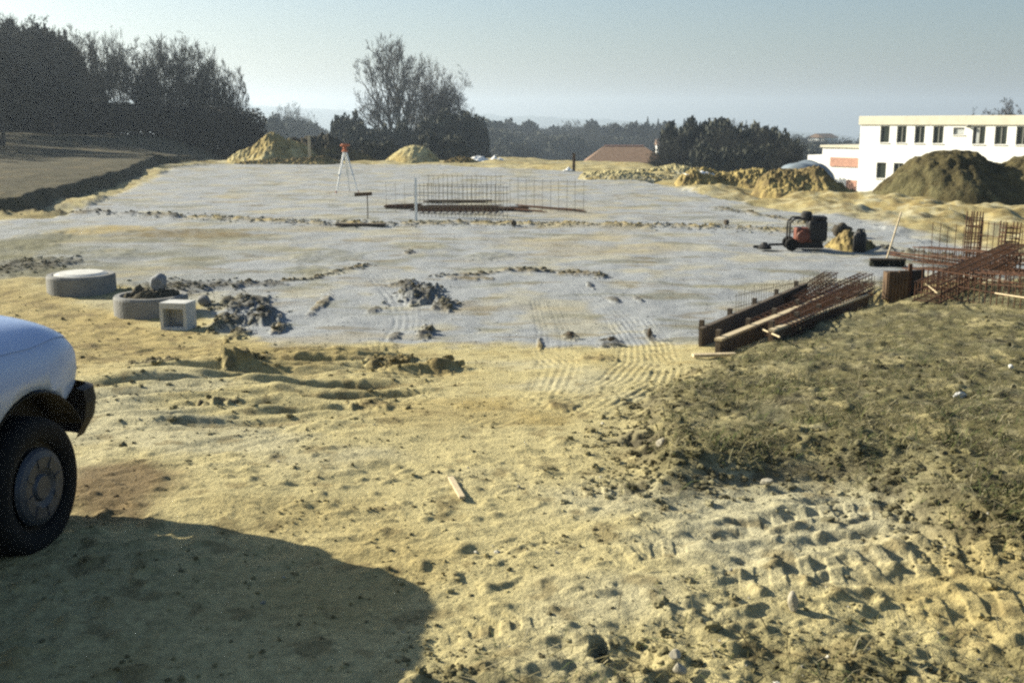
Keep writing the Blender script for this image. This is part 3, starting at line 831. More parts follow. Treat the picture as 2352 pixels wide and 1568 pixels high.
for i in range(26):
    px = -360 + i * 24 + random.uniform(-8, 8); Y = random.uniform(97, 112)
    top = (75 if px < 170 else 150) + random.uniform(0, 60)
    if 185 < px: top = random.uniform(228, 240)
    if px > 195: continue
    tree_px('bush', px, top, Y, 'undergrowth_bush', 'dark undergrowth bush between the trunks of the left wood', 'bush', width=random.uniform(4.5, 6.5), group='undergrowth of the left wood', mats=(M_BARK, M_HEDGE))

# dark hedge along the top of the bank
hv = []; hq_ = []; o_ = 0
hl = [at_depth(px, 300, 88 - abs(px - 600) * .004) for px in np.linspace(-420, 596, 90)]
for k, p in enumerate(hl):
    zb = float(H0(np.array([p.x]), np.array([p.y]))[0])
    ht = at_depth(0, np.interp(-420 + k * 11.4, [-420, 0, 210, 600], [215, 222, 234, 250]), p.y).z - zb
    v, q = leaf_cloud(900, (p.x, p.y, zb + ht * .42), (.75, 1.1, ht * .60), .13, 500 + k, .15)
    v[:, 2] = np.minimum(v[:, 2] + .25, zb + ht + .06 * pn(v[:, 0] * .9, v[:, 1] * .9, 3))
    hv.append(v); hq_.append(q + o_); o_ += len(v)
hedge = np_mesh('hedge', np.concatenate(hv), np.concatenate(hq_), smooth=False)
tag(add_obj('hedge', hedge, M_HEDGE), 'long dark clipped hedge along the foot of the left wood', 'hedge')

# bushes and trees behind the far edge of the gravel
def bush_px(px, top, Y, w, label, group, mats=(M_BARK, M_BUSH)):
    return tree_px('bush', px, top, Y, 'bush', label, 'bush', width=w, group=group, mats=mats)
for px, top, Y, w in [(620, 276, 120, 4), (655, 282, 140, 7), (700, 290, 150, 8), (745, 306, 150, 7)]:
    bush_px(px, top, Y * 1.9, w * 1.9, 'hazy bush between the dark hedge and the tall bare tree', 'bushes between hedge and tall tree')
for px, top, Y, w in [(800, 276, 135, 5), (832, 298, 120, 5), (868, 304, 125, 5), (915, 312, 125, 6), (955, 296, 125, 6), (1005, 270, 125, 6), (1040, 275, 130, 7), (1075, 284, 140, 6), (1015, 312, 100, 5), (850, 330, 88, 5)]:
    bush_px(px, top, Y, w, 'dark bush massed under the tall bare tree', 'dark bushes under the tall tree')
for px, top, Y, w in [(1110, 285, 170, 10), (1145, 300, 160, 8), (1180, 330, 140, 6), (1215, 310, 175, 8), (1255, 315, 170, 9), (1300, 320, 160, 7), (1330, 330, 170, 8), (1400, 325, 180, 9), (1450, 322, 180, 9), (1500, 318, 190, 9)]:
    bush_px(px, top, Y * 1.9, w * 1.9, 'bluish bush in the tree line behind the gravel', 'bushes of the middle tree line')
for i, (px, top, Y, k) in enumerate([(1085, 262, 190, 'thick'), (1125, 272, 200, 'tall_b'), (1205, 278, 210, 'thick'), (1240, 290, 190, 'tall'), (1290, 276, 215, 'thick'), (1320, 272, 220, 'tall_b'), (1350, 285, 200, 'thick'), (1400, 280, 230, 'thick'),
                                    (1440, 278, 240, 'tall_b'), (1470, 285, 220, 'thick'), (1520, 290, 230, 'tall'), (660, 232, 170, 'wide'), (700, 255, 190, 'tall'), (1180, 290, 230, 'tall')]):
    tree_px(k, px, top, Y * 1.8, 'bare_tree', 'bluish bare tree in the tree line behind the gravel', 'tree', width=1.0, group='bare trees of the middle tree line', mats=(M_BARK, M_TWIGD))
for px, top, Y in [(1488, 268, 420), (1512, 272, 430), (1545, 278, 425), (1572, 272, 430)]:
    tree_px('conifer', px, top, Y, 'conifer', 'slim hazy conifer spire above the tree line', 'tree', width=7, group='conifer spires above the tree line', mats=(M_BARK, M_TWIGD))
for i, (px, top, Y, w) in enumerate([(1565, 295, 118, 6.5), (1600, 283, 122, 7), (1640, 290, 116, 7), (1670, 288, 124, 7), (1710, 300, 118, 7), (1745, 298, 122, 7), (1780, 305, 117, 6), (1805, 325, 112, 5), (1620, 330, 105, 6), (1690, 335, 104, 6), (1750, 335, 105, 6)]):
    bush_px(px, top + 8, Y, w * .8, 'dark green bush in the thicket left of the white building', 'dark thicket beside the building')
for px, top, Y, k in [(1590, 282, 116, 'thick'), (1560, 300, 112, 'tall_b'), (1630, 288, 114, 'thick'), (1670, 270, 130, 'wide'), (1675, 290, 112, 'tall_b'), (1720, 292, 114, 'thick'), (1760, 294, 112, 'thick'), (1792, 306, 110, 'tall_b'), (1815, 326, 110, 'thick')]:
    tree_px(k, px, top, Y, 'bare_tree', 'bare tree rising out of the dark thicket', 'tree', width=1.1, group='bare trees in the dark thicket', mats=(M_BARK, M_TWIGD))
for i in range(16):
    px = 1815 + i * 14; Y = random.uniform(330, 420)
    tree_px(('thick', 'tall_b')[i % 2], px, random.uniform(306, 326), Y, 'bare_tree', 'blue hazy tree in the far valley left of the white building', 'tree', width=1.5, group='far valley trees', mats=(M_BARK, M_TWIGD))
for i in range(14):
    px = 1815 + i * 14; Y = random.uniform(280, 330)
    tree_px('bush', px, random.uniform(330, 350), Y, 'bush', 'blue hazy bush in the far valley left of the white building', 'bush', width=14, group='far valley bushes', mats=(M_BARK, M_BUSH))
for i in range(22):
    px = 1090 + i * 21; Y = random.uniform(330, 480)
    tree_px(('thick', 'tall_b', 'bush')[i % 3], px, random.uniform(284, 304), Y, 'valley_tree', 'pale blue tree far behind the middle tree line', 'tree', width=(1.5 if i % 3 < 2 else 16), group='trees far behind the middle tree line', mats=(M_BARK, M_TWIGD))
tree_px('thick', 2305, 222, 150, 'bare_tree', 'round bare tree top showing over the white roof', 'tree', width=.62, mats=(M_BARK, M_TWIG))
tree_px('tall', 2262, 244, 152, 'bare_tree', 'small bare tree top left of the round one over the roof', 'tree', width=.7, mats=(M_BARK, M_TWIG))
tree_px('thick', 2375, 248, 155, 'bare_tree', 'bare tree top cut by the right edge of the photo', 'tree', width=.7, mats=(M_BARK, M_TWIG))

# far woods across the valley: one mass
wv = []; wq = []; o_ = 0
for k in range(420):
    a = rng.uniform(R(-40), R(40)); rr = rng.uniform(650, 1500)
    x, y = rr * math.sin(a), rr * math.cos(a); s = rng.uniform(7, 13)
    zb = float(H0(np.array([x]), np.array([y]))[0])
    v, q = leaf_cloud(150, (x, y, zb + s * .6), (s * .9, s * .9, s * .75), s * .14, 900 + k, .3)
    wv.append(v); wq.append(q + o_); o_ += len(v)
tag(add_obj('woods', np_mesh('woods', np.concatenate(wv), np.concatenate(wq), smooth=False), M_FOREST), 'far hazy woods across the valley', 'woods', kind='stuff')

# ------------------------------------------------------------------ white building
def wall_plane(P0, u, px, py):
    """distance along the wall and height of the picture point on the wall through P0 with direction u"""
    d = ray(px, py); n = Vector((-u.y, u.x, 0))
    t = (P0.x * n.x + P0.y * n.y) / (d.x * n.x + d.y * n.y)
    X = Vector((d.x * t, t, EYE + d.z * t))
    return (X - P0).dot(u), X.z

def facade(mb, L, z0, z1, holes, depth=.18):
    us = sorted({0.0, L, *[h[0] for h in holes], *[h[1] for h in holes]})
    vs = sorted({z0, z1, *[h[2] for h in holes], *[h[3] for h in holes]})
    for i in range(len(us) - 1):
        for j in range(len(vs) - 1):
            cu, cv = (us[i] + us[i + 1]) / 2, (vs[j] + vs[j + 1]) / 2
            if any(h[0] < cu < h[1] and h[2] < cv < h[3] for h in holes): continue
            mb.quad((us[i], 0, vs[j]), (us[i + 1], 0, vs[j]), (us[i + 1], 0, vs[j + 1]), (us[i], 0, vs[j + 1]))
    for a, b, c, d in holes:
        mb.quad((a, 0, c), (a, depth, c), (a, depth, d), (a, 0, d)); mb.quad((b, 0, c), (b, 0, d), (b, depth, d), (b, depth, c))
        mb.quad((a, 0, d), (a, depth, d), (b, depth, d), (b, 0, d)); mb.quad((a, 0, c), (b, 0, c), (b, depth, c), (a, depth, c))

B0 = at_depth(1976, 300, 94); B0.z = 0
B1 = at_depth(2352, 300, 82.5); B1.z = 0
U = (B1 - B0).normalized()
LW = 26.0; DEP = 11.0; ZB = -5.2
ZT = wall_plane(B0, U, 1990, 287)[1]; ZTOP = wall_plane(B0, U, 1990, 267)[1]
bld = thing('white_building', 'white two storey flat roofed building with dark windows behind the earth heaps', 'building', (B0.x, B0.y, 0), math.atan2(U.y, U.x))
def wpx(x0, x1, y0, y1):
    a, zt = wall_plane(B0, U, x0, y0); b, _ = wall_plane(B0, U, x1, y0); _, zb_ = wall_plane(B0, U, (x0 + x1) / 2, y1)
    return [a, b, zb_, zt]
wins = [wpx(2023, 2044, 290, 328), wpx(2061, 2083, 291, 330), wpx(2102, 2125, 291, 332), wpx(2144, 2168, 292, 334), wpx(2190, 2216, 293, 310), wpx(2235, 2264, 295, 339), wpx(2286, 2314, 297, 342), wpx(2335, 2364, 299, 346),
        wpx(2014, 2036, 373, 410), wpx(2053, 2075, 375, 414)]
zt_up, zb_up = wins[0][3], wins[0][2]; zt_lo, zb_lo = wins[8][3], wins[8][2]
for k in (0, 1, 2, 3, 5, 6, 7): wins[k][3] = zt_up; wins[k][2] = zb_up
for k in (8, 9): wins[k][3] = zt_lo; wins[k][2] = zb_lo
pitch = wins[3][0] - wins[2][0]; ww = wins[1][1] - wins[1][0]
u0 = wins[7][1] + .9
while u0 + ww < LW - .6:
    wins.append([u0, u0 + ww, zb_up, zt_up]); u0 += pitch
u0 = wins[9][0] + pitch
while u0 + ww < LW - .6:
    wins.append([u0, u0 + ww, zb_lo, zt_lo]); u0 += pitch
w = MB(); facade(w, LW, ZB, ZT, [tuple(h) for h in wins])
w.quad((0, 0, ZB), (0, 0, ZT), (0, DEP, ZT), (0, DEP, ZB)); w.quad((LW, 0, ZB), (LW, DEP, ZB), (LW, DEP, ZT), (LW, 0, ZT))
w.quad((0, DEP, ZB), (0, DEP, ZT), (LW, DEP, ZT), (LW, DEP, ZB))
w.build('wall', M_WALL, bld)
MB().box((LW / 2, DEP / 2, (ZT + ZTOP) / 2 + .003), (LW + .24, DEP + .24, ZTOP - ZT), bevel=.02).build('roof', M_FASCIA, bld)
for i, (a, b, c, d) in enumerate(wins):
    f = MB(); t = .055; y = .12
    f.box(((a + b) / 2, y, d - t / 2), (b - a, .06, t)).box(((a + b) / 2, y, c + t / 2), (b - a, .06, t))
    f.box((a + t / 2, y, (c + d) / 2), (t, .06, d - c - 2 * t)).box((b - t / 2, y, (c + d) / 2), (t, .06, d - c - 2 * t))
    if i not in (0, 4, 8): f.box(((a + b) / 2, y - .003, (c + d) / 2), (.06, .05, d - c - 2 * t))
    fo = f.build('window', M_FRAME, bld)
    MB().box(((a + b) / 2, .16, (c + d) / 2), (b - a - .02, .02, d - c - .02)).build('pane', M_GLASSL if i == 4 else M_GLASS, fo)
    MB().box(((a + b) / 2, -.035, c - .03), (b - a + .14, .11, .05)).build('sill', M_WHITE, fo)
    if i == 5:
        MB().box((a + (b - a) * .36, .142, (c + d) / 2), ((b - a) * .30, .012, d - c - .14)).build('curtain', M_GLASSL, fo)
# lamp on the wall
lu, lz = wall_plane(B0, U, 2226, 288)
MB().lathe([(.03, 0), (.14, .05), (.16, .16), (.10, .24)], 14, 'Z', (lu, -.16, lz - .2)).build('wall_lamp', M_FRAME, bld)
# low annex set back to the left
A_BACK = 5.0
PA = Vector((B0.x, B0.y, 0)) + Vector((-U.y, U.x, 0)) * A_BACK
def apx(px, py): return wall_plane(PA, U, px, py)
au0 = apx(1889, 350)[0]; az_top = apx(1900, 336)[1]; az_b1 = apx(1940, 362)[1]; az_b0 = apx(1940, 383)[1]
an = MB()
an.box(((au0 + 1.5) / 2, A_BACK + 3, (ZB + az_top - .1) / 2), (1.5 - au0, 6, az_top - .1 - ZB))
annex = an.build('annex', M_WALL, bld)
MB().box(((au0 + 0) / 2 - .05, A_BACK + 3, az_top + .0), (-au0 + .3, 6.3, .22), bevel=.01).build('annex_roof', M_FASCIA, annex)
MB().box(((au0 + .9) / 2, A_BACK - .04, (az_b0 + az_b1) / 2), (-au0 - 1.1, .12, az_b1 - az_b0)).build('brick_band', M_BRICK, annex)
d0 = apx(1945, 415)[0]; d1 = apx(1968, 415)[0]
MB().box(((d0 + d1) / 2, A_BACK - .03, (ZB + apx(1955, 414)[1]) / 2), (d1 - d0, .10, apx(1955, 414)[1] - ZB)).build('brick_panel', M_BRICK, annex)
lw0 = apx(1836, 360)[0]; lzt = apx(1860, 357)[1]
MB().box(((lw0 + au0) / 2, A_BACK + 4, (ZB + lzt) / 2), (au0 - lw0, 5.5, lzt - ZB)).build('low_wing', M_WALL, annex)

# dark vehicle-like tarpaulin hump behind the clay heap
tarp = at_depth(1850, 395, 62)
b = bmesh.new(); bmesh.ops.create_uvsphere(b, u_segments=32, v_segments=16, radius=1)
for v in b.verts:
    n = .06 * math.sin(v.co.x * 7 + v.co.y * 5) + .05 * math.sin(v.co.y * 11)
    v.co = Vector((v.co.x * 1.7, v.co.y * 1.2, max(v.co.z, -.4) * 1.1 + n))
m_ = bpy.data.meshes.new('tarpaulin'); b.to_mesh(m_); b.free()
for p in m_.polygons: p.use_smooth = True
tz = float(H0(np.array([tarp.x]), np.array([62.]))[0])
to = add_obj('tarpaulin', m_, mat('grey_tarp', (.20, .24, .27), .5, .2, 3), None, (tarp.x, 62, at_depth(1850, 371, 62).z - 1.1))
tag(to, 'grey tarpaulin hump showing above the clay heap', 'tarpaulin')

# house with the brown hipped roof
hY = 118
a = at_depth(1348, 374, hY); bq = at_depth(1545, 374, hY); rz_ = at_depth(1440, 336, hY + 4).z
hl_ = bq.x - a.x; ez = a.z
house = thing('house', 'low house with brown hipped tile roof beyond the far gravel edge', 'house', ((a.x + bq.x) / 2, hY + 4.5, -5.2), R(-4))
MB().box((0, 0, (ez + 5.2) / 2 - .05), (hl_ - .8, 8.0, ez + 5.2 - .1)).build('wall', M_WALL, house)
r_ = MB(); e = ez + 5.2; t_ = rz_ + 5.2; x0, x1 = -hl_ / 2, hl_ / 2; i0, i1 = x0 + 2.2, x1 - 2.6
r_.quad((x0, -4.5, e), (x1, -4.5, e), (i1, 0, t_), (i0, 0, t_)); r_.quad((x1, 4.5, e), (x0, 4.5, e), (i0, 0, t_), (i1, 0, t_))
r_.quad((x0, 4.5, e), (x0, -4.5, e), (i0, 0, t_), (i0, 0.001, t_)); r_.quad((x1, -4.5, e), (x1, 4.5, e), (i1, 0.001, t_), (i1, 0, t_))
r_.quad((x0, -4.5, e), (x0, 4.5, e), (x1, 4.5, e), (x1, -4.5, e))
ro = r_.build('roof', M_ROOF, house)
MB().bar((i0, 0, t_), (i1, 0, t_), .11, 8).build('ridge', M_BRICK, ro)

# little far houses between the trees
for k, (px, py, Y, wd) in enumerate([(2375 * .6447, 528 * .6447, 300, 5.5), (1553, 355, 260, 4.5), (1890, 322, 420, 9), (1660, 300, 600, 9)]):
    p = at_depth(px, py, Y)
    hh = thing('small_house', ['tiny white house in the gap left of the dark thicket', 'tiny white shed low beside the dark thicket', 'tiny pale house among the far valley trees', 'tiny pale house hidden behind the dark thicket'][k], 'house', (p.x, p.y, p.z - 3.5), R(20 * k))
    MB().box((0, 0, 2.2), (wd, wd * .8, 4.4)).build('wall', M_WALL, hh)
    rr_ = MB(); ww2 = wd * .55; dd = wd * .46
    rr_.quad((-ww2, -dd, 4.4), (ww2, -dd, 4.4), (ww2, 0, 6.0), (-ww2, 0, 6.0)); rr_.quad((ww2, dd, 4.4), (-ww2, dd, 4.4), (-ww2, 0, 6.0), (ww2, 0, 6.0))
    rr_.quad((-ww2, -dd, 4.4), (-ww2, 0, 6.0), (-ww2, dd, 4.4), (-ww2, 0.001, 4.4)); rr_.quad((ww2, -dd, 4.4), (ww2, 0.001, 4.4), (ww2, dd, 4.4), (ww2, 0, 6.0))
    rr_.build('roof', M_ROOF, hh)

# white sheeting beyond the small brown heap
def sheet(name, label, px, py, w, d, h, seed, Y=None):
    c = at_depth(px, py, Y) if Y else gpt(px, py)
    n = 26; gx, gy = np.meshgrid(np.linspace(-1, 1, n), np.linspace(-1, 1, n), indexing='ij')
    zz = h * (1 - .75 * gx ** 2) * (1 - .8 * gy ** 2) * (.8 + .9 * fbm(gx, gy, .7, 3, .55, seed)) + .02
    V = np.stack([gx * w / 2, gy * d / 2, zz], -1).reshape(-1, 3)
    ii = np.arange(n * n).reshape(n, n); q = np.stack([ii[:-1, :-1], ii[1:, :-1], ii[1:, 1:], ii[:-1, 1:]], -1).reshape(-1, 4)
    o = add_obj(name, np_mesh(name, V, q), M_SHEET, None, c)
    so = o.modifiers.new('thickness', 'SOLIDIFY'); so.thickness = .01
    return tag(o, label, 'sheet')
sheet('plastic_sheet', 'long white crumpled sheet lying behind the small brown heap', 1105, 374, 1.7, 1.2, .32, 3, 64)
sheet('plastic_sheet', 'short white sheet right of the long white one', 1140, 372, .9, .8, .26, 5, 65)
sheet('plastic_sheet', 'small white scrap near the far right gravel edge', 1305, 394, .5, .4, .14, 8)
sheet('plastic_sheet', 'flat white scrap on the lumpy yellow clay heap', 1605, 402, 1.1, .7, .14, 11, 41)

# posts at the far edge
def post(label, px, ybase, ytop, mt, r=.05, Y=None, name='wooden_post', cat='post', lean=0.0, hidden=0.0):
    x, y = G(px, ybase)
    if Y: x, y = at_depth(px, ybase, Y).x, Y
    zb = gz(x, y); zt = at_depth(px, ytop, y).z
    mb = MB().box((0, 0, (zt - zb) / 2 - .06), (r * 2, r * 1.6, zt - zb + .12), bevel=r * .15)
    o = mb.build(name, mt, None); o.location = (x, y, zb); o.rotation_euler = (0, lean, random.uniform(-.3, .3))
    return tag(o, label, cat)
post('tall rust brown post in front of the broad dark heap', 712, 377, 312, M_WOODP, .07)
post('slim brown post at the far gravel edge before the tree line', 1318, 393, 352, M_WOODB, .06)
post('thin grey stake standing in front of the dark flanked heap', 1894, 438, 410, M_CONCW, .018, lean=.12)
post('dark stake standing before the white building wall', 2003, 446, 415, M_WOODD, .03, lean=.10)

# ------------------------------------------------------------------ survey tripod
fx, fy = G(772, 446)
tz0 = gz(fx, fy); head = at_depth(792, 340, fy + .45)
trp = thing('survey_tripod', 'pale survey tripod with orange level on the far gravel platform', 'tripod', (head.x, head.y, tz0))
hz = head.z - tz0
for k, (dx, dy) in enumerate([(fx - head.x, fy - head.y), (.42, -.12), (.02, .62)]):
    ft = Vector((dx, dy, gz(head.x + dx, head.y + dy) - tz0)); tp = Vector((dx * .10, dy * .10, hz - .12))
    lg = MB(); mid = tp.lerp(ft, .55)
    sd = Vector((-dy, dx, 0)).normalized() * .022
    lg.bar(tp + sd, mid + sd, .020, 6).bar(tp - sd, mid - sd, .020, 6).bar(tp.lerp(ft, .45), ft, .026, 6, .016).box(mid, (.085, .05, .05))
    lo = lg.build('leg', M_WHITE, trp)
    MB().bar(ft + Vector((0, 0, .10)), ft - Vector((0, 0, .03)), .022, 8, .004).build('foot', M_ORANGE, lo)
MB().lathe([(.085, -.13), (.10, -.12), (.10, -.08), (.05, -.06), (.05, -.03)], 18, 'Z', (0, 0, hz)).build('tripod_head', M_ORANGE, trp)
lv = MB().lathe([(.07, -.03), (.07, .01), (.04, .03), (.04, .05)], 16, 'Z', (0, 0, hz)).box((0, 0, hz + .09), (.20, .10, .09), rz=.6, bevel=.02)
lv.bar((-.12, -.08, hz + .09), (.14, .095, hz + .09), .032, 10).build('level', M_ORANGE, trp)

# batter board with its stake and the plank on the ground
bx, by = G(845, 503); zb = gz(bx, by)
bb = thing('batter_board', 'small batter board nailed on a thin stake on the far gravel', 'batter board', (bx, by, zb))
zt = at_depth(845, 446, by).z - zb
wB = abs(at_depth(856, 446, by).x - at_depth(816, 446, by).x)
MB().bar((0, 0, -.1), (0, 0, zt), .014, 6).build('stake', M_WOODD, bb)
MB().box((-wB * .22, -.02, zt), (wB, .03, .085), ry=R(-3)).build('board', M_WOODB, bb)
p = gpt(828, 514)
o = MB().box((0, 0, .03), (1.12, .16, .06), rz=R(-2), bevel=.006).build('plank', M_WOODD); o.location = p
tag(o, 'dark plank lying on the windrow below the batter board', 'plank')
post('white measuring stake in front of the reinforcement mesh', 956, 507, 408, M_WHITE, .028, name='white_stake', cat='stake')

# ------------------------------------------------------------------ reinforcement steel on the gravel
def mesh_panel(label, a, b, h, step, mt, r=.005, lean=0.0, vstep=None, name='mesh_panel', group='upright reinforcement mesh panels', z0=0.0):
    a, b = Vector(a), Vector(b); L = (b - a).length; u = (b - a) / L
    o_ = MB(); n = int(L / step)
    P = []; Q = []
    for k in range(n + 1):
        x = k * L / n; P.append((x, 0, z0 - .03 + random.uniform(-.02, .02))); Q.append((x + random.uniform(-.01, .01), lean, h + random.uniform(-.03, .05)))
    vs = vstep or step * 1.4; mrow = max(1, int((h - .08) / vs))
    for k in range(mrow):
        z = z0 + .08 + k * (h - z0 - .12) / max(1, mrow - 1); P.append((-.05, lean * z / h, z)); Q.append((L + .05, lean * z / h, z + random.uniform(-.02, .02)))
    V, q = frusta(np.array(P), np.array(Q), np.full(len(P), r), np.full(len(P), r), 5)
    ob = add_obj(name, np_mesh(name, V, q), mt, None, a, (0, 0, math.atan2(u.y, u.x)))
    return tag(ob, label, 'mesh panel', group)

mesh_panel('dark upright reinforcement mesh right of the white stake', gpt(965, 498), gpt(1165, 502), .80, .10, M_WIRE, .0065)
mesh_panel('second mesh standing close behind the dark one', gpt(985, 470), gpt(1150, 472), .85, .13, M_WIRE, .006)
mesh_panel('faint upright mesh at the right end of the rusty mats', gpt(1172, 480), gpt(1340, 488), .80, .22, M_WIRE, .005)
mesh_panel('faint upright mesh left of the white stake', gpt(888, 485), gpt(952, 488), .75, .26, M_WIRE, .0045)

def flat_mat(label, c, w, d, rz, nx, ny, layers, r, mt=M_RUST):
    P = []; Q = []
    for l in range(layers):
        ox, oy = random.uniform(-.12, .12), random.uniform(-.08, .08)
        for k in range(nx):
            x = -w / 2 + w * k / (nx - 1) + ox; P.append((x, -d / 2 + oy, .02 + l * .014)); Q.append((x, d / 2 + oy, .02 + l * .014 + random.uniform(-.01, .03)))
        for k in range(ny):
            y = -d / 2 + d * k / (ny - 1) + oy; P.append((-w / 2 + ox, y, .035 + l * .014)); Q.append((w / 2 + ox, y, .035 + l * .014 + random.uniform(-.01, .03)))
    V, q = frusta(np.array(P), np.array(Q), np.full(len(P), r), np.full(len(P), r), 5)
    ob = add_obj('rebar_mat', np_mesh('rebar_mat', V, q), mt, None, c, (0, 0, rz))
    return tag(ob, label, 'rebar mat', 'rusty mats lying on the far gravel')
flat_mat('largest stack of rusty mats lying behind the white stake', gpt(1050, 483), 2.1, 1.7, R(-6), 14, 10, 3, .008)
flat_mat('rusty mat lying just left of the white stake', gpt(930, 478), 1.0, .6, R(4), 12, 8, 3, .010)
flat_mat('thin rusty mat lying farther back on the gravel', gpt(1050, 466), 1.8, .35, R(-3), 18, 5, 3, .010)
flat_mat('rusty mat at the right end of the largest stack', gpt(1165, 482), 1.0, .7, R(-8), 12, 9, 2, .010)
def rods(label, pa, pb, n, r, spread, mt=M_RUST, zl=.03, group=None):
    A, Bq = gpt(*pa), gpt(*pb); P = []; Q = []
    u = (Bq - A); u.z = 0; u.normalize(); s = Vector((-u.y, u.x, 0))
    for k in range(n):
        o = s * random.uniform(-spread, spread) + Vector((0, 0, zl + random.uniform(0, .05)))
        P.append(tuple(A - A + o + u * random.uniform(-.15, .15))); Q.append(tuple(Bq - A + o + s * random.uniform(-.03, .03) + u * random.uniform(-.15, .15)))
    V, q = frusta(np.array(P), np.array(Q), np.full(n, r), np.full(n, r), 6)
    return tag(add_obj('rebar_rods', np_mesh('rebar_rods', V, q), mt, None, A), label, 'rebar rods', group)
rods('short rusty rods pointing right from the mat stack', (1150, 482), (1250, 490), 6, .012, .06)
rods('long rusty rods reaching far right across the gravel', (1190, 476), (1340, 489), 5, .012, .04)

# ------------------------------------------------------------------ machine on the gravel
mp = gpt(1855, 574)
mach = thing('site_machine', 'small black and red engine driven compactor standing on the gravel', 'machine', mp, R(-6))
k_ = 80 / F_PX * mp.y
MB().box((.02, 0, .07), (.74 * k_, .5 * k_, .05), bevel=.01).box((.02, -.19 * k_, .12), (.7 * k_, .03, .09)).box((.02, .19 * k_, .12), (.7 * k_, .03, .09)).build('frame', M_BLACK, mach)
en = MB().box((-.10, 0, .28), (.30, .32, .26), bevel=.03)
for z in (.20, .24, .28, .32, .36): en.box((-.10, -.165, z), (.26, .02, .012))
en.lathe([(.0, -.02), (.10, 0), (.12, .03), (.05, .05)], 18, 'Y', (-.12, -.20, .26)).build('engine', M_RED, mach)
MB().box((.14, .0, .36), (.34, .36, .38), bevel=.05).box((.16, .0, .58), (.28, .30, .08), bevel=.03).bar((-.02, 0, .60), (-.02, 0, .70), .03, 8).build('hood', M_BLACK, mach)
MB().lathe([(.05, 0), (.09, .01), (.10, .05), (.10, .14), (.07, .17)], 16, 'Z', (-.05, 0, .53)).build('fuel_tank', M_BLACK, mach)
MB().tube([(-.36, -.16, .06), (-.36, -.16, .50), (-.28, -.16, .58), (-.08, -.14, .58)], .017, 8).tube([(-.36, .16, .06), (-.36, .16, .50), (-.28, .16, .58), (-.08, .14, .58)], .017, 8).bar((-.36, -.16, .50), (-.36, .16, .50), .017, 8).build('handle', M_BLACK, mach)
for y in (-.21, .21):
    wh = MB().lathe([(.06, -.03), (.10, -.035), (.115, -.02), (.115, .02), (.10, .035), (.06, .03)], 20, 'Y', (-.32, y, .115)).build('wheel', M_RUBBER, mach)
MB().bar((-.36, 0, .10), (-.70, 0, .09), .022, 8).lathe([(.04, 0), (.13, .01), (.13, .05), (.06, .10), (.05, .13)], 16, 'Z', (-.78, 0, 0)).box((-.90, -.01, .05), (.16, .05, .05), bevel=.01).build('drawbar', M_BLACK, mach)

heap('rubble_heap', 'small lumpy earth heap right of the compactor', [(1886, 578), (1900, 560), (1920, 535), (1942, 522), (1960, 528), (1985, 545), (2010, 558), (2050, 578)], G(1950, 574)[1] + .25, ('yellow', 'brown', 'brown'), run=.7, back=.7, rough=.3, seed=20, group=None, nodes=(90, 50))
p = gpt(1973, 579)
can = thing('fuel_can', 'dark upright canister standing in the small lumpy heap', 'canister', (p.x, p.y, p.z))
hc = at_depth(1973, 528, p.y).z - p.z
MB().lathe([(.10, 0), (.115, .02), (.115, hc * .8), (.09, hc * .88), (.05, hc * .93), (.05, hc)], 20).build('body', M_BLACK, can, True)
MB().tube([(-.06, 0, hc * .9), (-.05, 0, hc * 1.03), (.07, 0, hc * 1.03), (.08, 0, hc * .88)], .012, 6).build('handle', M_BLACK, can)
# dark sack on the heap
p = gpt(1938, 548)
b = bmesh.new(); bmesh.ops.create_icosphere(b, subdivisions=3, radius=1)
for v in b.verts:
    n = .18 * math.sin(v.co.x * 4.1 + 1) * math.cos(v.co.y * 5.3) + .08 * math.sin(v.co.z * 9 + v.co.x * 6)
    v.co = Vector((v.co.x * .19, v.co.y * .17, v.co.z * .15)) * (1 + n)
m_ = bpy.data.meshes.new('sack'); b.to_mesh(m_); b.free()
for q_ in m_.polygons: q_.use_smooth = True
so = add_obj('sack', m_, mat('dark_sacking', (.045, .038, .026), .95, .4, 12, .4, 40), None, (p.x, p.y + .15, at_depth(1938, 532, p.y).z))
tag(so, 'dark crumpled sack lying on top of the small lumpy heap', 'sack')

# ------------------------------------------------------------------ broom
hA, hB = gpt(1996, 612), gpt(2080, 612)
bc = (hA + hB) / 2; L_ = (hB - hA).length
brm = thing('broom', 'wide street broom with dark bristles and a pale leaning handle', 'broom', bc, math.atan2((hB - hA).y, (hB - hA).x))
MB().box((0, 0, .115), (L_, .075, .035), bevel=.01).build('head', M_WOODD, brm)
P = []; Q = []
for k in range(520):
    x = random.uniform(-L_ / 2 + .01, L_ / 2 - .01); y = random.uniform(-.032, .032)
    P.append((x, y, .10)); Q.append((x + random.gauss(0, .012), y * 1.4 + random.gauss(0, .012), .0))
V, q = frusta(np.array(P), np.array(Q), np.full(520, .004), np.full(520, .003), 3)
add_obj('bristles', np_mesh('bristles', V, q), M_BRISTLE, brm)
top = at_depth(2070, 488, bc.y + .75)
MB().bar((-.01, 0.02, .125), brm.matrix_basis.inverted() @ top, .015, 8).build('handle', M_WOODP, brm)

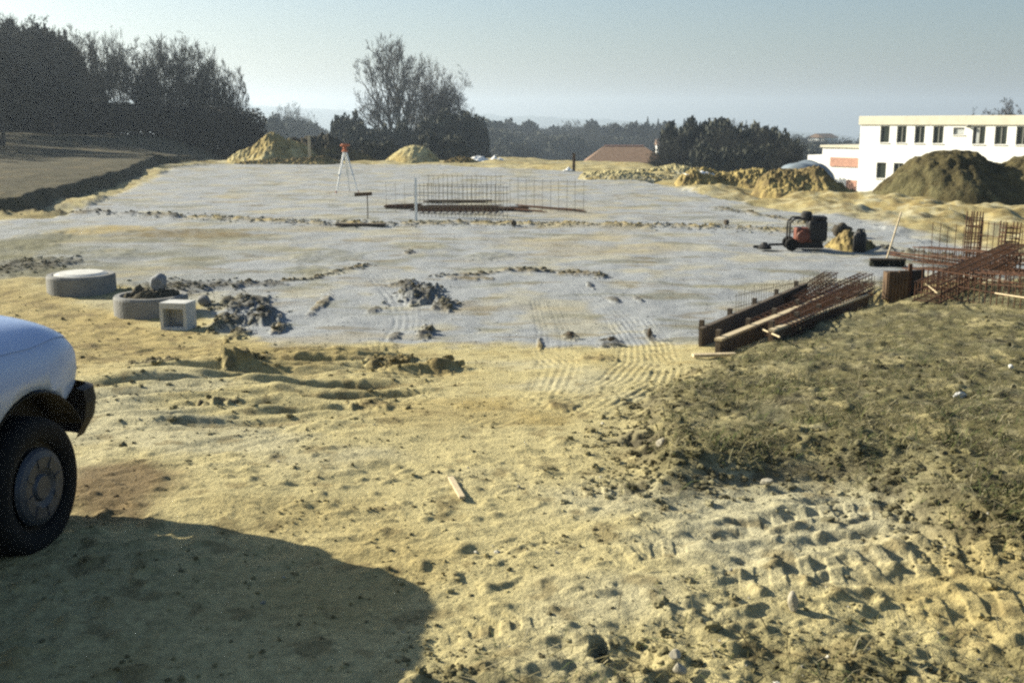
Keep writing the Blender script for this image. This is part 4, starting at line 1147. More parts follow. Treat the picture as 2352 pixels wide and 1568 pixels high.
# ------------------------------------------------------------------ formwork boards of the strip foundation
def board(label, pa, pb, h, t, mt, z=0.0, name='formwork_board', group=None, cap=None):
    A, Bq = gpt(*pa), gpt(*pb); L = (Bq - A).length
    root = thing(name, label, 'board', A, math.atan2(Bq.y - A.y, Bq.x - A.x), group)
    sl = (Bq.z - A.z) / L
    MB().box((L / 2, 0, h / 2 + z + sl * L / 2 - .03), (L, t, h + .06), ry=-sl, bevel=.004).build('panel', mt, root)
    MB().box((L / 2, 0, h + z + sl * L / 2 + .012), (L, t * 1.5, .024), ry=-sl).build('edge_strip', cap or mt, root)
    for k in range(int(L / .9) + 1):
        x = .15 + k * .9
        if x < L - .05: MB().box((x, t / 2 + .026, h * .4 + z + sl * x), (.05, .045, h + .2)).build('peg', M_WOODD, root)
    return root
board('left dark formwork board at the edge of the gravel', (1608, 796), (1850, 682), .17, .035, M_WOODD, group='formwork boards of the strip foundation')
board('right formwork board with a pale sunlit top edge', (1648, 816), (1905, 703), .14, .05, M_WOODD, cap=M_WOODP, group='formwork boards of the strip foundation')  # paler cap puts the sunlight on the top edge into its colour
board('short board in front with a rusty face under the turf bank', (1770, 800), (1990, 700), .12, .04, M_WOODB, cap=M_WOODP, group='formwork boards of the strip foundation')
o = MB().box((0, 0, .03), (.42, .07, .03), rz=R(8), bevel=.004).build('wood_offcut', M_WOODP); o.location = gpt(1640, 822); tag(o, 'short yellow wood offcut at the near end of the formwork', 'offcut')

def cage(label, A, Bq, w, h, step, r, nlong=3, mt=M_RUST, group='rusty rebar cages', roll=0.0, name='rebar_cage', z=.04):
    A, Bq = Vector(A), Vector(Bq); L = (Bq - A).length
    root = thing(name, label, 'rebar cage', A)
    d = (Bq - A).normalized()
    root.rotation_mode = 'QUATERNION'; root.rotation_quaternion = d.to_track_quat('X', 'Z')
    P = []; Q = []
    for i in range(nlong):
        for y, zz in ((-w / 2 + w * i / (nlong - 1), z), (-w / 2 + w * i / (nlong - 1), z + h)):
            P.append((-.08, y, zz)); Q.append((L + .1, y + random.uniform(-.02, .02), zz))
    P += [(0, -w / 2, z + h / 2), (0, w / 2, z + h / 2)]; Q += [(L, -w / 2, z + h / 2), (L, w / 2, z + h / 2)]
    V, q = frusta(np.array(P), np.array(Q), np.full(len(P), r * 1.3), np.full(len(P), r * 1.3), 6)
    add_obj('long_bars', np_mesh('long_bars', V, q), mt, root)
    P = []; Q = []
    n = int(L / step)
    for k in range(n + 1):
        x = k * L / n + random.uniform(-.02, .02); s = random.uniform(-.015, .015)
        c4 = [(x, -w / 2, z), (x + s, w / 2, z), (x + s, w / 2, z + h), (x, -w / 2, z + h)]
        for i in range(4): P.append(c4[i]); Q.append(c4[(i + 1) % 4])
    V, q = frusta(np.array(P), np.array(Q), np.full(len(P), r), np.full(len(P), r), 5)
    add_obj('stirrups', np_mesh('stirrups', V, q), mt, root)
    return root
cage('rusty rebar cage lying between the formwork boards', gpt(1740, 770), gpt(1985, 655), .20, .12, .17, .006)
cage('rusty rebar cage lying right of the pale topped board', gpt(1790, 790), gpt(1985, 680), .24, .13, .15, .006)
cage('short rusty cage end above the left formwork board', gpt(1820, 710), gpt(1905, 652), .18, .12, .15, .006)

# fine starter mesh along the foundation edge
mesh_panel('fine low wire mesh standing behind the left formwork board', gpt(1690, 720), gpt(1905, 668), .26, .06, M_WIRE, .0035, group='low wire meshes at the foundation')
mesh_panel('fine low wire mesh between boards and brown formwork box', gpt(1900, 690), gpt(2060, 690), .30, .07, M_WIRE, .004, group='low wire meshes at the foundation')

# brown formwork box under the broom
p = gpt(2062, 694); hb = (694 - 622) / F_PX * p.y
box = thing('formwork_box', 'dark brown boarded formwork box standing below the broom', 'formwork', p, R(-4))
pw = 46 / F_PX * p.y
f = MB()
for k in range(6): f.box((-pw * .55 + (k + .5) * pw / 6, random.uniform(-.006, .006), hb / 2), (pw / 6 - .006, .028, hb + random.uniform(-.02, .03)))
f.build('front_panel', M_WOODB, box)
MB().box((pw * .52, .02, hb / 2 + .03), (.045, .05, hb + .14), bevel=.004).build('corner_post', M_RUST, box)
f = MB()
for k in range(4): f.box((pw * .62 + (k + .5) * .05, .05 + k * .035, hb / 2 + .02), (.05, .03, hb * .95), rz=R(35))
f.build('side_panel', M_BLACK, box)
MB().box((-pw * .05, .20, hb / 2), (pw, .03, hb * .9)).build('back_panel', M_WOODB, box)
MB().box((-pw * .55, .10, hb / 2), (.03, .19, hb * .9)).build('side_panel', M_WOODB, box)

# the tangle of rusty cages at the right edge
cage('long rusty cage lying across the right edge behind the others', gpt(2120, 606), gpt(2480, 655), .30, .24, .13, .007)
cage('rusty cage lying in front of the long one at the right edge', gpt(2105, 665), gpt(2480, 700), .35, .26, .12, .007)
cage('slanting rusty cage leaning on the turf bank', gpt(2130, 700) + Vector((0, 0, .0)), gpt(2330, 640) + Vector((0, 0, .25)), .3, .22, .12, .007)
cA = gpt(2236, 600)
cage('upright rusty column cage rising above the lying cages', cA, cA + Vector((.04, .05, 100 / F_PX * cA.y)), .20, .20, .06, .009)
cA = gpt(2330, 620)
cage('upright rusty column cage at the right edge', cA, cA + Vector((.02, .0, 96 / F_PX * cA.y)), .22, .22, .07, .008)
mesh_panel('tall rusty rods standing at the left of the column cage', gpt(2138, 594), gpt(2225, 604), .62, .10, M_RUST, .006, group=None, vstep=.5)
mesh_panel('tall rusty mesh at the far right behind the cages', gpt(2250, 606), gpt(2440, 625), .72, .11, M_RUST, .006, group=None)
mesh_panel('near rusty mesh standing at the foot of the turf bank', gpt(2115, 690), gpt(2400, 712), .42, .08, M_RUST, .006, group=None)
rods('loose rusty rods lying along the right cages', (2040, 588), (2400, 640), 7, .010, .10)

# ------------------------------------------------------------------ concrete rings, block and stones at the left
def ring(label, pxl, pxr, ybase, h, fill=False):
    cxp = (pxl + pxr) / 2
    a = gpt(cxp, ybase); rr = (pxr - pxl) / 2 / F_PX * a.y
    k = (a.y + rr * .95) / a.y
    c = Vector((a.x * k, a.y * k, a.z - .04))
    root = thing('concrete_ring', label, 'concrete ring', c, 0, 'concrete shaft rings at the edge of the gravel')
    t = .09
    MB().lathe([(rr, 0), (rr, h - .03), (rr - .015, h), (rr - t + .015, h), (rr - t, h - .03), (rr - t, 0)], 48, close=True).build('shell', M_CONC, root, False)
    return root, c, rr
r1, c1, rr1 = ring('concrete ring with a pale lid behind the other ring', 112, 268, 682, .30)
MB().lathe([(0, .27), (rr1 - .11, .27), (rr1 - .10, .30), (rr1 - .16, .325), (0, .33)], 40).build('lid', M_CONCW, r1)
r2, c2, rr2 = ring('concrete ring heaped with dark soil beside the pale block', 264, 436, 732, .27)
# soil filling the second ring
n = 30; t = np.linspace(0, 1, n)[:, None]; th = np.linspace(0, 2 * np.pi, 60, endpoint=False)[None, :]
X = t * np.cos(th) * (rr2 - .095); Yv = t * np.sin(th) * (rr2 - .095)
Z = .20 + .12 * (1 - t ** 2) + .10 * fbm(X + c2.x, Yv + c2.y, .3, 4, .6, 77)
ii = np.arange(n * 60).reshape(n, 60); jj = np.roll(ii, -1, 1)
me = np_mesh('soil_fill', np.stack([X, Yv, Z], -1).reshape(-1, 3), np.stack([ii[:-1], jj[:-1], jj[1:], ii[1:]], -1).reshape(-1, 4)[:, ::-1])
colour_attr(me, np.tile(np.array([SOIL['dark']]), (n * 60, 1)) * (1 + .5 * rng.random((n * 60, 1))))
so = add_obj('soil_fill', me, M_CLOD, None, c2)
tag(so, 'dark soil heaped inside the nearer concrete ring', 'soil')

def rock(name, label, loc, size, mt, seed, cat='stone', group=None, rz=None, squash=.7):
    rd = random.Random(seed); b = bmesh.new(); bmesh.ops.create_icosphere(b, subdivisions=3, radius=.5)
    dirs = [Vector((rd.gauss(0, 1), rd.gauss(0, 1), rd.gauss(0, 1))).normalized() for _ in range(9)]
    cut = [rd.uniform(.30, .44) for _ in dirs]
    for v in b.verts:
        for d, c_ in zip(dirs, cut):
            q = v.co.dot(d)
            if q > c_: v.co -= d * (q - c_) * .9
        v.co = Vector((v.co.x * size[0], v.co.y * size[1], v.co.z * size[2]))
    m = bpy.data.meshes.new(name); b.to_mesh(m); b.free()
    o = add_obj(name, m, mt, None, loc, (rd.uniform(-.2, .2), rd.uniform(-.2, .2), rd.uniform(0, 6.28) if rz is None else rz))
    return tag(o, label, cat, group)
rock('stone', 'round grey stone lying on the soil filled ring', (c2.x + .10, c2.y + .05, c2.z + .41), (.24, .23, .24), M_STONEG, 3)
rock('stone', 'pale stone just right of the soil filled ring', gpt(470, 700) + Vector((0, 0, .05)), (.22, .2, .16), M_CONC, 4)
# pale hollow block
p = gpt(404, 758)
blk = thing('hollow_block', 'pale hollow concrete block in front of the soil filled ring', 'block', p + Vector((0, .12, -.01)), R(-9))
bw = 66 / F_PX * p.y; bh = 66 / F_PX * p.y
f = MB().box((-bw / 2 + .02, 0, bh / 2), (.04, .26, bh), bevel=.004).box((bw / 2 - .02, 0, bh / 2), (.04, .26, bh), bevel=.004)
f.box((0, 0, bh - .035), (bw - .081, .26, .07), bevel=.004).box((0, 0, .02), (bw - .081, .26, .04), bevel=.004).box((0, .08, bh / 2 - .01), (bw - .081, .04, bh - .112))
f.build('shell', M_CONCW, blk)

# stones and sticks with a shape of their own
rock('stone', 'long white stone lying on the turf bank', gpt(2205, 908) + Vector((0, 0, .02)), (.14, .055, .05), M_CONCW, 11, rz=R(35))
rock('stone', 'small white pebble near the right edge on the turf bank', gpt(2322, 846) + Vector((0, 0, .02)), (.05, .045, .035), M_CONCW, 12)
rock('stone', 'pale upright stone casting a dark shadow on the track marks', gpt(1822, 1400) + Vector((0, 0, .03)), (.055, .04, .085), M_STONE, 13)
rock('stone', 'pale round stone at the dug edge of the bank', gpt(1520, 1025) + Vector((0, 0, .02)), (.07, .06, .06), M_STONE, 14)
rock('stone', 'pale flat stone at the lower edge of the turf bank', gpt(1760, 1115) + Vector((0, 0, .02)), (.07, .05, .035), M_STONE, 15)
rock('stone', 'small pale stone low in the rough soil left of the stone track', gpt(1550, 1520) + Vector((0, 0, .03)), (.045, .04, .03), M_STONE, 16)
rock('stone', 'rounded stone in the rough soil at the bottom of the photo', gpt(1560, 1556) + Vector((0, 0, .03)), (.05, .045, .035), M_STONE, 17)
rock('clod', 'dark clod on the gravel right of the brown clump', gpt(1310, 772) + Vector((0, 0, .05)), (.09, .08, .06), M_WOODD, 18, cat='clod')
rock('clod', 'dark upright clod at the near edge of the gravel', gpt(1492, 778) + Vector((0, 0, .07)), (.05, .05, .11), M_WOODD, 19, cat='clod')
rock('clod', 'dark clod pair piece left of the upright clod', gpt(1405, 788) + Vector((0, 0, .05)), (.09, .07, .06), M_WOODD, 20, cat='clod')
rock('stone', 'dark stone on the windrow left of the compactor', gpt(1668, 517) + Vector((0, 0, .06)), (.14, .14, .16), M_WOODD, 21)
rock('stone', 'dark lump on the windrow below the far mats', gpt(1180, 512) + Vector((0, 0, .06)), (.14, .14, .15), M_WOODD, 22)

def stick(label, pts, r, mt=M_WOODP, lift=.02, name='stick'):
    mb = MB(); P = [gpt(a, b, lift) for a, b in pts]
    o0 = P[0].copy()
    mb.tube([q - o0 for q in P], r, 6)
    o = mb.build(name, mt); o.location = o0
    return tag(o, label, 'stick')
pa, pb = gpt(1035, 1103, .015), gpt(1062, 1150, .015)
o = MB().box((0, 0, 0), ((pb - pa).length, .028, .014), bevel=.002).build('wood_lath', M_WOODP); o.location = (pa + pb) / 2
o.rotation_euler = (0, -math.asin((pb.z - pa.z) / (pb - pa).length), math.atan2(pb.y - pa.y, pb.x - pa.x))
tag(o, 'short pale lath lying on the open sand', 'lath')
stick('thin pale twig lying on the turf bank below the brown box', [(2255 * .0 + 2120, 690), (2150, 712)], .006, lift=.2)
stick('thin pale twig lying on the bank right of the cages', [(2345 * .0 + 2280, 735), (2350, 750)], .007, lift=.28)
stick('pale stem lying across the near end of the formwork', [(1745, 775), (1790, 806)], .008, lift=.1)

# ------------------------------------------------------------------ clods, pebbles and straw
def icosa():
    t = (1 + 5 ** .5) / 2
    v = np.array([(-1, t, 0), (1, t, 0), (-1, -t, 0), (1, -t, 0), (0, -1, t), (0, 1, t), (0, -1, -t), (0, 1, -t), (t, 0, -1), (t, 0, 1), (-t, 0, -1), (-t, 0, 1)]) / math.sqrt(1 + t * t)
    f = np.array([(0, 11, 5), (0, 5, 1), (0, 1, 7), (0, 7, 10), (0, 10, 11), (1, 5, 9), (5, 11, 4), (11, 10, 2), (10, 7, 6), (7, 1, 8), (3, 9, 4), (3, 4, 2), (3, 2, 6), (3, 6, 8), (3, 8, 9), (4, 9, 5), (2, 4, 11), (6, 2, 10), (8, 6, 7), (9, 8, 1)])
    vl = [tuple(q) for q in v]; cache = {}; nf = []
    def midp(a, b):
        k = (min(a, b), max(a, b))
        if k not in cache:
            m = (np.array(vl[a]) + np.array(vl[b])) / 2; vl.append(tuple(m / np.linalg.norm(m))); cache[k] = len(vl) - 1
        return cache[k]
    for a, b, c in f:
        ab, bc, ca = midp(a, b), midp(b, c), midp(c, a)
        nf += [(a, ab, ca), (b, bc, ab), (c, ca, bc), (ab, bc, ca)]
    return np.array(vl), np.array(nf)
ICO_V, ICO_F = icosa()

def scatter_pts(n, r0, r1, a0, a1, dens):
    r = np.sqrt(rng.uniform(r0 * r0, r1 * r1, n)) if r1 < 8 else np.exp(rng.uniform(math.log(r0), math.log(r1), n))
    a = rng.uniform(R(a0), R(a1), n)
    x, y = r * np.sin(a), r * np.cos(a)
    keep = rng.random(n) < dens(x, y)
    return x[keep], y[keep]

def clods(name, label, x, y, smin, smax, colf, cat):
    n = len(x)
    z = relief(x, y)
    s = smin * (smax / smin) ** (rng.random(n) ** 2.2)
    ax = rng.uniform(.7, 1.5, (n, 3)) * s[:, None]; ax[:, 2] *= .7
    th = rng.uniform(0, 6.28, n); ct, st = np.cos(th), np.sin(th)
    base = ICO_V[None] * (1 + rng.normal(0, .24, (n, len(ICO_V), 1)))
    v = base * ax[:, None, :]
    vx = v[..., 0] * ct[:, None] - v[..., 1] * st[:, None]; vy = v[..., 0] * st[:, None] + v[..., 1] * ct[:, None]
    V = np.stack([vx + x[:, None], vy + y[:, None], v[..., 2] + (z + s * .25)[:, None]], -1).reshape(-1, 3)
    f = (ICO_F[None] + (np.arange(n) * len(ICO_V))[:, None, None]).reshape(-1, 3)
    me = np_mesh(name, V, None, f, smooth=False)
    c = colf(x, y) * rng.uniform(.6, 1.3, (n, 1))
    colour_attr(me, np.repeat(np.clip(c, .01, .8), len(ICO_V), 0))
    return tag(add_obj(name, me, M_CLOD), label, cat, kind='stuff')

def d_clod(x, y):
    m = masks(x, y)
    edge = np.exp(-((m['bsd'] - .12) / .28) ** 2)
    return np.clip(.95 * edge * (y > 2) + .6 * m['rough'] * np.clip(.3 + 1.4 * fbm(x, y, .5, 2, .5, 405), 0, 1) + .22 * m['bank'] + .10 * m['yellow'] + .14 * m['ruts'], 0, 1)
def c_clod(x, y):
    _, c, m = relief(x, y, True)
    return c * .45 + np.array(SOIL['bank']) * .35
x, y = scatter_pts(46000, 2.2, 16, -30, 36, d_clod)
clods('soil_clods', 'crumbled soil clods along the dug edge and over the rough soil', x, y, .004, .021, c_clod, 'clods')
def d_peb(x, y):
    m = masks(x, y); return (1 - m['bank']) * (.12 + 1.1 * np.clip(fbm(x, y, .6, 3, .5, 401), 0, 1) + .2 * m['gravel'])
def c_peb(x, y):
    _, c, m = relief(x, y, True)
    k = rng.random((len(x), 1))
    return np.where(k < .6, c * .5, np.where(k < .96, c * .9, np.array([.38, .36, .30])))
x, y = scatter_pts(30000, 2.4, 24, -30, 32, d_peb)
clods('pebbles', 'small pebbles and crumbs strewn over sand and gravel', x, y, .0025, .009, c_peb, 'pebbles')
def d_ridge(x, y):
    f = 0
    for path, w, h, kind in RIDGES: f = f + np.exp(-(path_sd(x, y, path)[0] / (w * .55)) ** 2)
    for cx, cy, rx, ry, kind, h in PATCHES:
        if h > .04 and kind != 'olive': f = f + .45 * np.exp(-(((x - cx) / rx) ** 2 + ((y - cy) / ry) ** 2) * 1.2)
    return np.clip(f, 0, 1)
x, y = scatter_pts(110000, 9, 34, -28, 28, d_ridge)
x, y = x[:4200], y[:4200]
clods('soil_crumbs', 'lumpy crumbs of soil along the low windrows on the gravel', x, y, .008, .034, lambda x, y: relief(x, y, True)[1] * .65 + np.array([.06, .05, .022]), 'crumbs')

def straw(name, label, x, y, lmin, lmax, cols, cat, flat=.5, width=.0022):
    n = len(x); z = relief(x, y)
    L = rng.uniform(lmin, lmax, n); th = rng.uniform(0, 6.28, n); el = np.abs(rng.normal(0, .35, n)) * (1 - flat) + rng.uniform(0, .7, n) * (1 - flat)
    d = np.stack([np.cos(th) * np.cos(el), np.sin(th) * np.cos(el), np.sin(el)], -1)
    s = np.stack([-np.sin(th), np.cos(th), np.zeros(n)], -1) * (width * rng.uniform(.6, 1.6, n))[:, None]
    p0 = np.stack([x, y, z + .004], -1); p1 = p0 + d * (L * .5)[:, None] + np.array([0, 0, .01]); p2 = p0 + d * L[:, None] - np.array([0, 0, 1]) * (L * .10)[:, None]
    V = np.stack([p0 - s, p0 + s, p1 - s, p1 + s, p2 - s * .4, p2 + s * .4], 1).reshape(-1, 3)
    b = (np.arange(n) * 6)[:, None]
    q = np.concatenate([b + [0, 1, 3, 2], b + [2, 3, 5, 4]])
    me = np_mesh(name, V, q, smooth=False)
    c = np.array(cols)[rng.integers(0, len(cols), n)] * rng.uniform(.6, 1.2, (n, 1))
    colour_attr(me, np.repeat(c, 6, 0))
    return tag(add_obj(name, me, M_STRAW), label, cat, kind='stuff')
def d_straw(x, y):
    m = masks(x, y); return m['bank'] * np.clip(.45 + .9 * fbm(x, y, .7, 3, .6, 411), .06, 1) + .05 * m['rough']
x, y = scatter_pts(120000, 2.5, 17, -2, 37, d_straw)
straw('dead_grass', 'dead flattened grass and straw over the dug turf bank', x, y, .03, .15, [(.24, .21, .11), (.15, .14, .06), (.09, .11, .04), (.07, .06, .032), (.10, .09, .04), (.34, .30, .18)], 'grass', flat=.72, width=.0013)

def d_weed(x, y):
    m = masks(x, y); return m['bank'] * np.clip(2.2 * fbm(x, y, .55, 3, .6, 421) - .35, 0, 1) + .10 * m['rough'] * np.clip(2 * fbm(x, y, .3, 2, .5, 422) - .4, 0, 1)
x, y = scatter_pts(60000, 2.5, 17, -2, 37, d_weed)
straw('weeds', 'olive green weed tufts and dry stems standing on the turf bank', x, y, .03, .11, [(.075, .095, .03), (.10, .11, .04), (.13, .125, .05), (.05, .06, .022), (.24, .22, .12)], 'weeds', flat=.1, width=.0017)

# ------------------------------------------------------------------ car
CAR_H = R(-9)
wc = on_plane(89, 1258, 0.0)
car = thing('parked_car', 'pale blue hatchback with black bumper and wheel arch, cut by the left edge', 'car')
W2 = .80; AX_F = 1.16; AX_R = -1.20; WR = .275; ARCH = .385
def catmull(xs, ys, xq):
    return np.interp(xq, xs, ys)
st = np.array([  # y, half width, bottom, top
    (-1.82, .50, .42, .70), (-1.80, .62, .36, .82), (-1.74, .70, .31, .90), (-1.55, .765, .27, .935), (-1.0, .80, .23, .945), (0, .805, .22, .94), (.60, .80, .22, .935), (.95, .795, .22, .915),
    (1.25, .785, .27, .885), (1.42, .775, .42, .865), (1.53, .755, .48, .835), (1.60, .725, .50, .79), (1.645, .67, .51, .73), (1.67, .58, .53, .66)])
yq = np.concatenate([np.linspace(-1.82, -1.5, 10), np.linspace(-1.4, 1.1, 18), np.linspace(1.15, 1.66, 18)])
def smooth_interp(col):
    f = np.interp(yq, st[:, 0], st[:, col])
    for _ in range(2): f[1:-1] = .25 * f[:-2] + .5 * f[1:-1] + .25 * f[2:]
    return f
wv_, zb_, zt_ = smooth_interp(1), smooth_interp(2) * 1.0, smooth_interp(3) * 1.03
na_ = 56; tt = np.linspace(0, 2 * np.pi, na_, endpoint=False)
def sec(i):
    c, s = np.cos(tt), np.sin(tt); n = 4.2
    ex = np.sign(c) * np.abs(c) ** (2 / n); ez = np.sign(s) * np.abs(s) ** (2 / n)
    zc, hz_ = (zb_[i] + zt_[i]) / 2, (zt_[i] - zb_[i]) / 2
    xx = wv_[i] * ex * (1 - .04 * np.clip(-ez, 0, 1)); zz = zc + hz_ * ez
    zz = zz + .035 * (1 - (xx / max(wv_[i], .01)) ** 2) * (ez > .6)
    return np.stack([xx, np.full(na_, yq[i]), zz], -1)
BV = np.concatenate([sec(i) for i in range(len(yq))])
bi = np.arange(len(yq) * na_).reshape(len(yq), na_); bj = np.roll(bi, -1, 1)
bq_ = np.stack([bi[:-1], bj[:-1], bj[1:], bi[1:]], -1).reshape(-1, 4)[:, ::-1]
b = bmesh.new()
vs = [b.verts.new(v) for v in BV]
for f in bq_: b.faces.new([vs[k] for k in f])
b.faces.new([vs[k] for k in bi[0]]); b.faces.new([vs[k] for k in bi[-1]][::-1])
bmesh.ops.recalc_face_normals(b, faces=b.faces)
for f in b.faces: f.smooth = True
me = bpy.data.meshes.new('body'); b.to_mesh(me)
# bonnet: the upper faces ahead of the windscreen as a shell of their own
b2 = bmesh.new(); b2.from_mesh(me); b2.normal_update()
bmesh.ops.delete(b2, geom=[f for f in b2.faces if not (f.normal.z > .62 and .62 < f.calc_center_median().y < 1.62)], context='FACES')
for v in b2.verts: v.co += v.normal * .004
mb_ = bpy.data.meshes.new('bonnet'); b2.to_mesh(mb_); b2.free(); b.free()
body = add_obj('body', me, M_CAR, car)
cut = MB()
for ya in (AX_F, AX_R):
    for s in (-1, 1):
        cut.lathe([(ARCH, -.17), (ARCH, .17)], 40, 'X', (s * .80, ya, WR + .0))
cut_o = cut.build('cutter', M_PLAST)
bo = body.modifiers.new('arches', 'BOOLEAN'); bo.operation = 'DIFFERENCE'; bo.object = cut_o; bo.solver = 'EXACT'
bpy.context.view_layer.update()
dg = bpy.context.evaluated_depsgraph_get()
nm = bpy.data.meshes.new_from_object(body.evaluated_get(dg))
body.modifiers.clear(); body.data = nm; nm.name = 'body'
nm.materials.clear(); nm.materials.append(M_CAR)
bpy.data.objects.remove(cut_o)
sm = np.ones(len(nm.polygons), dtype=bool); nm.polygons.foreach_set('use_smooth', sm)
add_obj('bonnet', mb_, M_CAR, car)
# black arch trims and liners
for ya in (AX_F, AX_R):
    for s in (-1, 1):
        t = MB(); N_ = 26; prev = None
        for k in range(N_ + 1):
            a = R(6) + (R(168)) * k / N_
            c_, s_ = math.cos(a), math.sin(a)
            xo = s * (np.interp(ya + ARCH * c_, yq, wv_) + .012)
            ringp = [Vector((xo, ya + (ARCH + .014) * c_, WR + (ARCH + .014) * s_)), Vector((xo - s * .006, ya + (ARCH + .006) * c_, WR + (ARCH + .006) * s_)), Vector((xo, ya + (ARCH - .012) * c_, WR + (ARCH - .012) * s_)), Vector((s * .62, ya + (ARCH - .012) * c_, WR + (ARCH - .012) * s_))]
            if prev:
                for j in range(3): t.quad(prev[j], ringp[j], ringp[j + 1], prev[j + 1])
            prev = ringp
        t.bm.free()
        A_ = ARCH - .013
        ln = MB().lathe([(q, s * w_z) for q, w_z in ((0, -.064), (A_, -.064), (A_, .09), (A_ - .004, .09), (A_ - .004, -.060), (0, -.060))], 40, 'X', (s * .70, ya, WR))
        bmesh.ops.bisect_plane(ln.bm, geom=ln.bm.verts[:] + ln.bm.edges[:] + ln.bm.faces[:], plane_co=(0, 0, .44 if ya > 0 else .27), plane_no=(0, 0, -1), clear_outer=True)
        ln.build('arch_liner', M_PLAST, car)
        wh = MB().lathe([(.18, -.075), (.235, -.09), (.263, -.075), (WR, -.045), (WR, .045), (.263, .075), (.235, .09), (.18, .075)], 44, 'X', (s * .715, ya, WR), close=True)
        wo = wh.build('tyre', M_RUBBER, None, True)
        wheel = bpy.data.objects.new('wheel', MB().lathe([(.05, -.06), (.184, -.06), (.184, .055), (.05, .05)], 36, 'X', (s * .715, ya, WR), close=True).build('tmpw', M_PLAST).data)
        COL.objects.link(wheel); wheel.parent = car
        bpy.data.objects.remove(bpy.data.objects['tmpw'])
        wo.parent = wheel
        hc_ = MB().lathe([(0, .030), (.045, .032), (.055, .020), (.08, .032), (.12, .034), (.145, .024), (.155, .008)], 40, 'X', (s * .775, ya, WR))
        if s < 0:
            for v in hc_.bm.verts: v.co.x = 2 * s * .775 - v.co.x
        for k in range(8):
            a = k * math.pi / 4 + .2
            hc_.box((s * .806, ya + .10 * math.cos(a), WR + .10 * math.sin(a)), (.012, .045, .018), rx=a)
        hc_.build('hubcap', M_HUB, wheel, False)
# bumpers
def bumper(sgn, ys, w, z0, z1):
    t = MB(); prev = None; n_ = 40
    for k in range(n_ + 1):
        a = -math.pi / 2 + math.pi * k / n_
        sx, sy = math.sin(a), math.cos(a)
        X = w * np.sign(sx) * abs(sx) ** (2 / 4.0); Yo = ys + .20 * abs(sy) ** (2 / 4.0)
        P_ = []
        for ox, zz in ((-.07, z0), (-.05, z0 + .01), (.0, (z0 + z1) / 2 - .02), (.012, (z0 + z1) / 2 + .05), (.004, z1 - .01), (-.03, z1)):
            nx, ny = np.sign(sx) * abs(sx) ** 1.2, abs(sy) ** 1.2
            P_.append(Vector((X + nx * ox, sgn * (Yo + ny * ox), zz)))
        if prev:
            for j in range(5): t.quad(prev[j], P_[j], P_[j + 1], prev[j + 1])
        prev = P_
    return t
bumper(1, 1.535, .775, .35, .58).build('bumper', M_PLAST, car, True)
bumper(-1, 1.66, .80, .26, .56).build('bumper', M_PLAST, car, True)
for s in (-1, 1):
    b = bmesh.new(); bmesh.ops.create_uvsphere(b, u_segments=24, v_segments=14, radius=1)
    for v in b.verts: v.co = Vector((v.co.x * .17, v.co.y * .07, v.co.z * .085))
    bmesh.ops.rotate(b, matrix=Matrix.Rotation(-s * .55, 3, 'Z'), verts=b.verts)
    bmesh.ops.translate(b, vec=(s * .545, 1.565, .66), verts=b.verts)
    m_ = bpy.data.meshes.new('headlight'); b.to_mesh(m_); b.free()
    for p_ in m_.polygons: p_.use_smooth = True
    add_obj('headlight', m_, M_LAMP, car)
MB().box((0, .98, .36), (1.10, 1.14, .26), bevel=.05).build('underbody_blocker', M_PLAST, car)  # pan added to stop sun leaking under the nose into the car's shadow
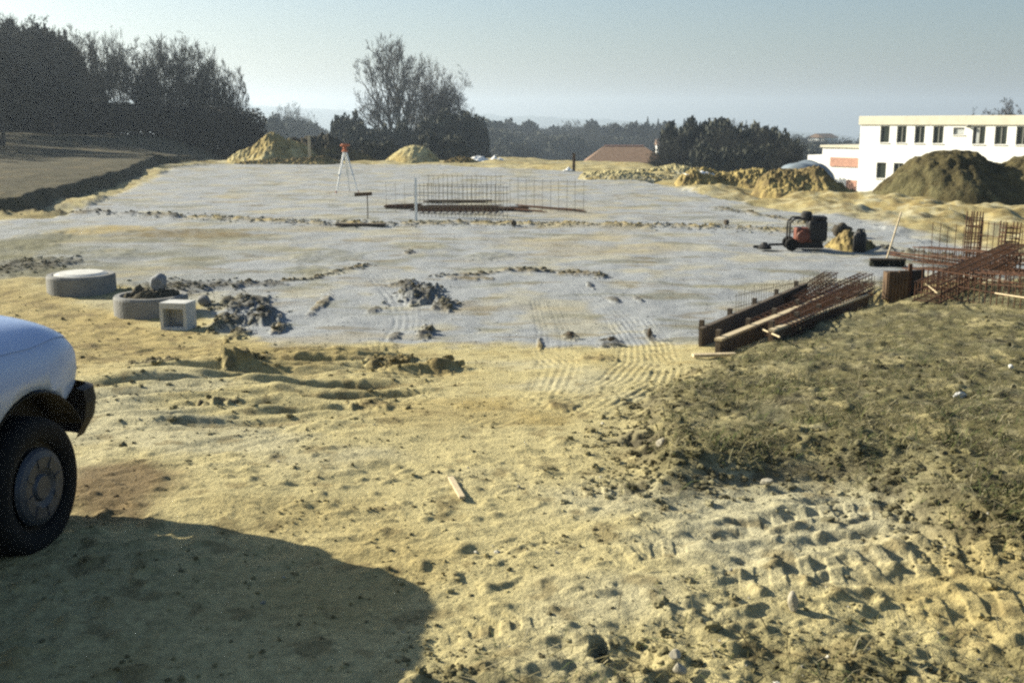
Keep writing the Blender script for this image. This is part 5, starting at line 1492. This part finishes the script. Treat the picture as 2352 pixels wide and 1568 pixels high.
# cabin
cab = [(.88, .70, -1.72, .745, .0), (.95, .62, -1.70, .735, 0), (1.15, .34, -1.62, .69, 0), (1.33, .06, -1.52, .635, 0), (1.37, -.02, -1.48, .615, 0)]
def cab_ring(z, yf, yr, w):
    c, s = np.cos(tt), np.sin(tt); n = 7
    ex = np.sign(c) * np.abs(c) ** (2 / n); ey = np.sign(s) * np.abs(s) ** (2 / n)
    return np.stack([w * ex, (yf + yr) / 2 + (yf - yr) / 2 * ey, np.full(na_, z)], -1)
Vc = np.concatenate([cab_ring(z, yf, yr, w) for z, yf, yr, w, _ in cab])
ci = np.arange(len(cab) * na_).reshape(len(cab), na_); cj = np.roll(ci, -1, 1)
add_obj('windows', np_mesh('windows', Vc, np.stack([ci[:-1], cj[:-1], cj[1:], ci[1:]], -1).reshape(-1, 4)), M_GLASS, car)
rv = np.concatenate([cab_ring(1.365, -.01, -1.49, .622), cab_ring(1.40, -.06, -1.46, .60), cab_ring(1.425, -.25, -1.30, .45), cab_ring(1.43, -.7, -.9, .06)])
ri = np.arange(4 * na_).reshape(4, na_); rj = np.roll(ri, -1, 1)
add_obj('roof', np_mesh('roof', rv, np.stack([ri[:-1], rj[:-1], rj[1:], ri[1:]], -1).reshape(-1, 4)), M_CAR, car)
for s in (-1, 1):
    pl = MB()
    for ya, yb in ((.66, .02), (-.55, -.60), (-1.55, -1.44)):
        pl.bar((s * .742, ya, .93), (s * .625, yb, 1.375), .028, 8)
    pl.build('pillar', M_CAR, car)
    mi = MB().box((s * .87, .50, 1.0), (.15, .07, .11), bevel=.02).build('mirror', M_PLAST, car)
    dn = MB()
    for ya in (.50, -.55):
        for z in np.linspace(.30, .86, 2): pass
    MB().box((s * .812, -.28, .72), (.02, .16, .025), bevel=.004).build('door_handle', M_PLAST, car)
# put the near front wheel on its spot
off = Matrix.Rotation(CAR_H, 3, 'Z') @ Vector((.76, AX_F, 0))
car.rotation_euler = (0, 0, CAR_H)
car.location = (wc.x - off.x, wc.y - off.y, -.02)

# ------------------------------------------------------------------ haze over the valley
hz_o = MB().box((0, 0, 0), (6600, 6600, 130)).build('haze', None)
hz_o.location = (0, 0, 8)
m = bpy.data.materials.new('haze'); m.use_nodes = True
nt = m.node_tree; nt.nodes.clear()
out = nt.nodes.new('ShaderNodeOutputMaterial'); pv = nt.nodes.new('ShaderNodeVolumePrincipled')
pv.inputs['Color'].default_value = (.70, .84, 1.0, 1); pv.inputs['Density'].default_value = HAZE_DENSITY; pv.inputs['Anisotropy'].default_value = .4
nt.links.new(pv.outputs[0], out.inputs['Volume'])
hz_o.data.materials.clear(); hz_o.data.materials.append(m)
tag(hz_o, 'pale blue haze over the valley', 'haze', kind='stuff')
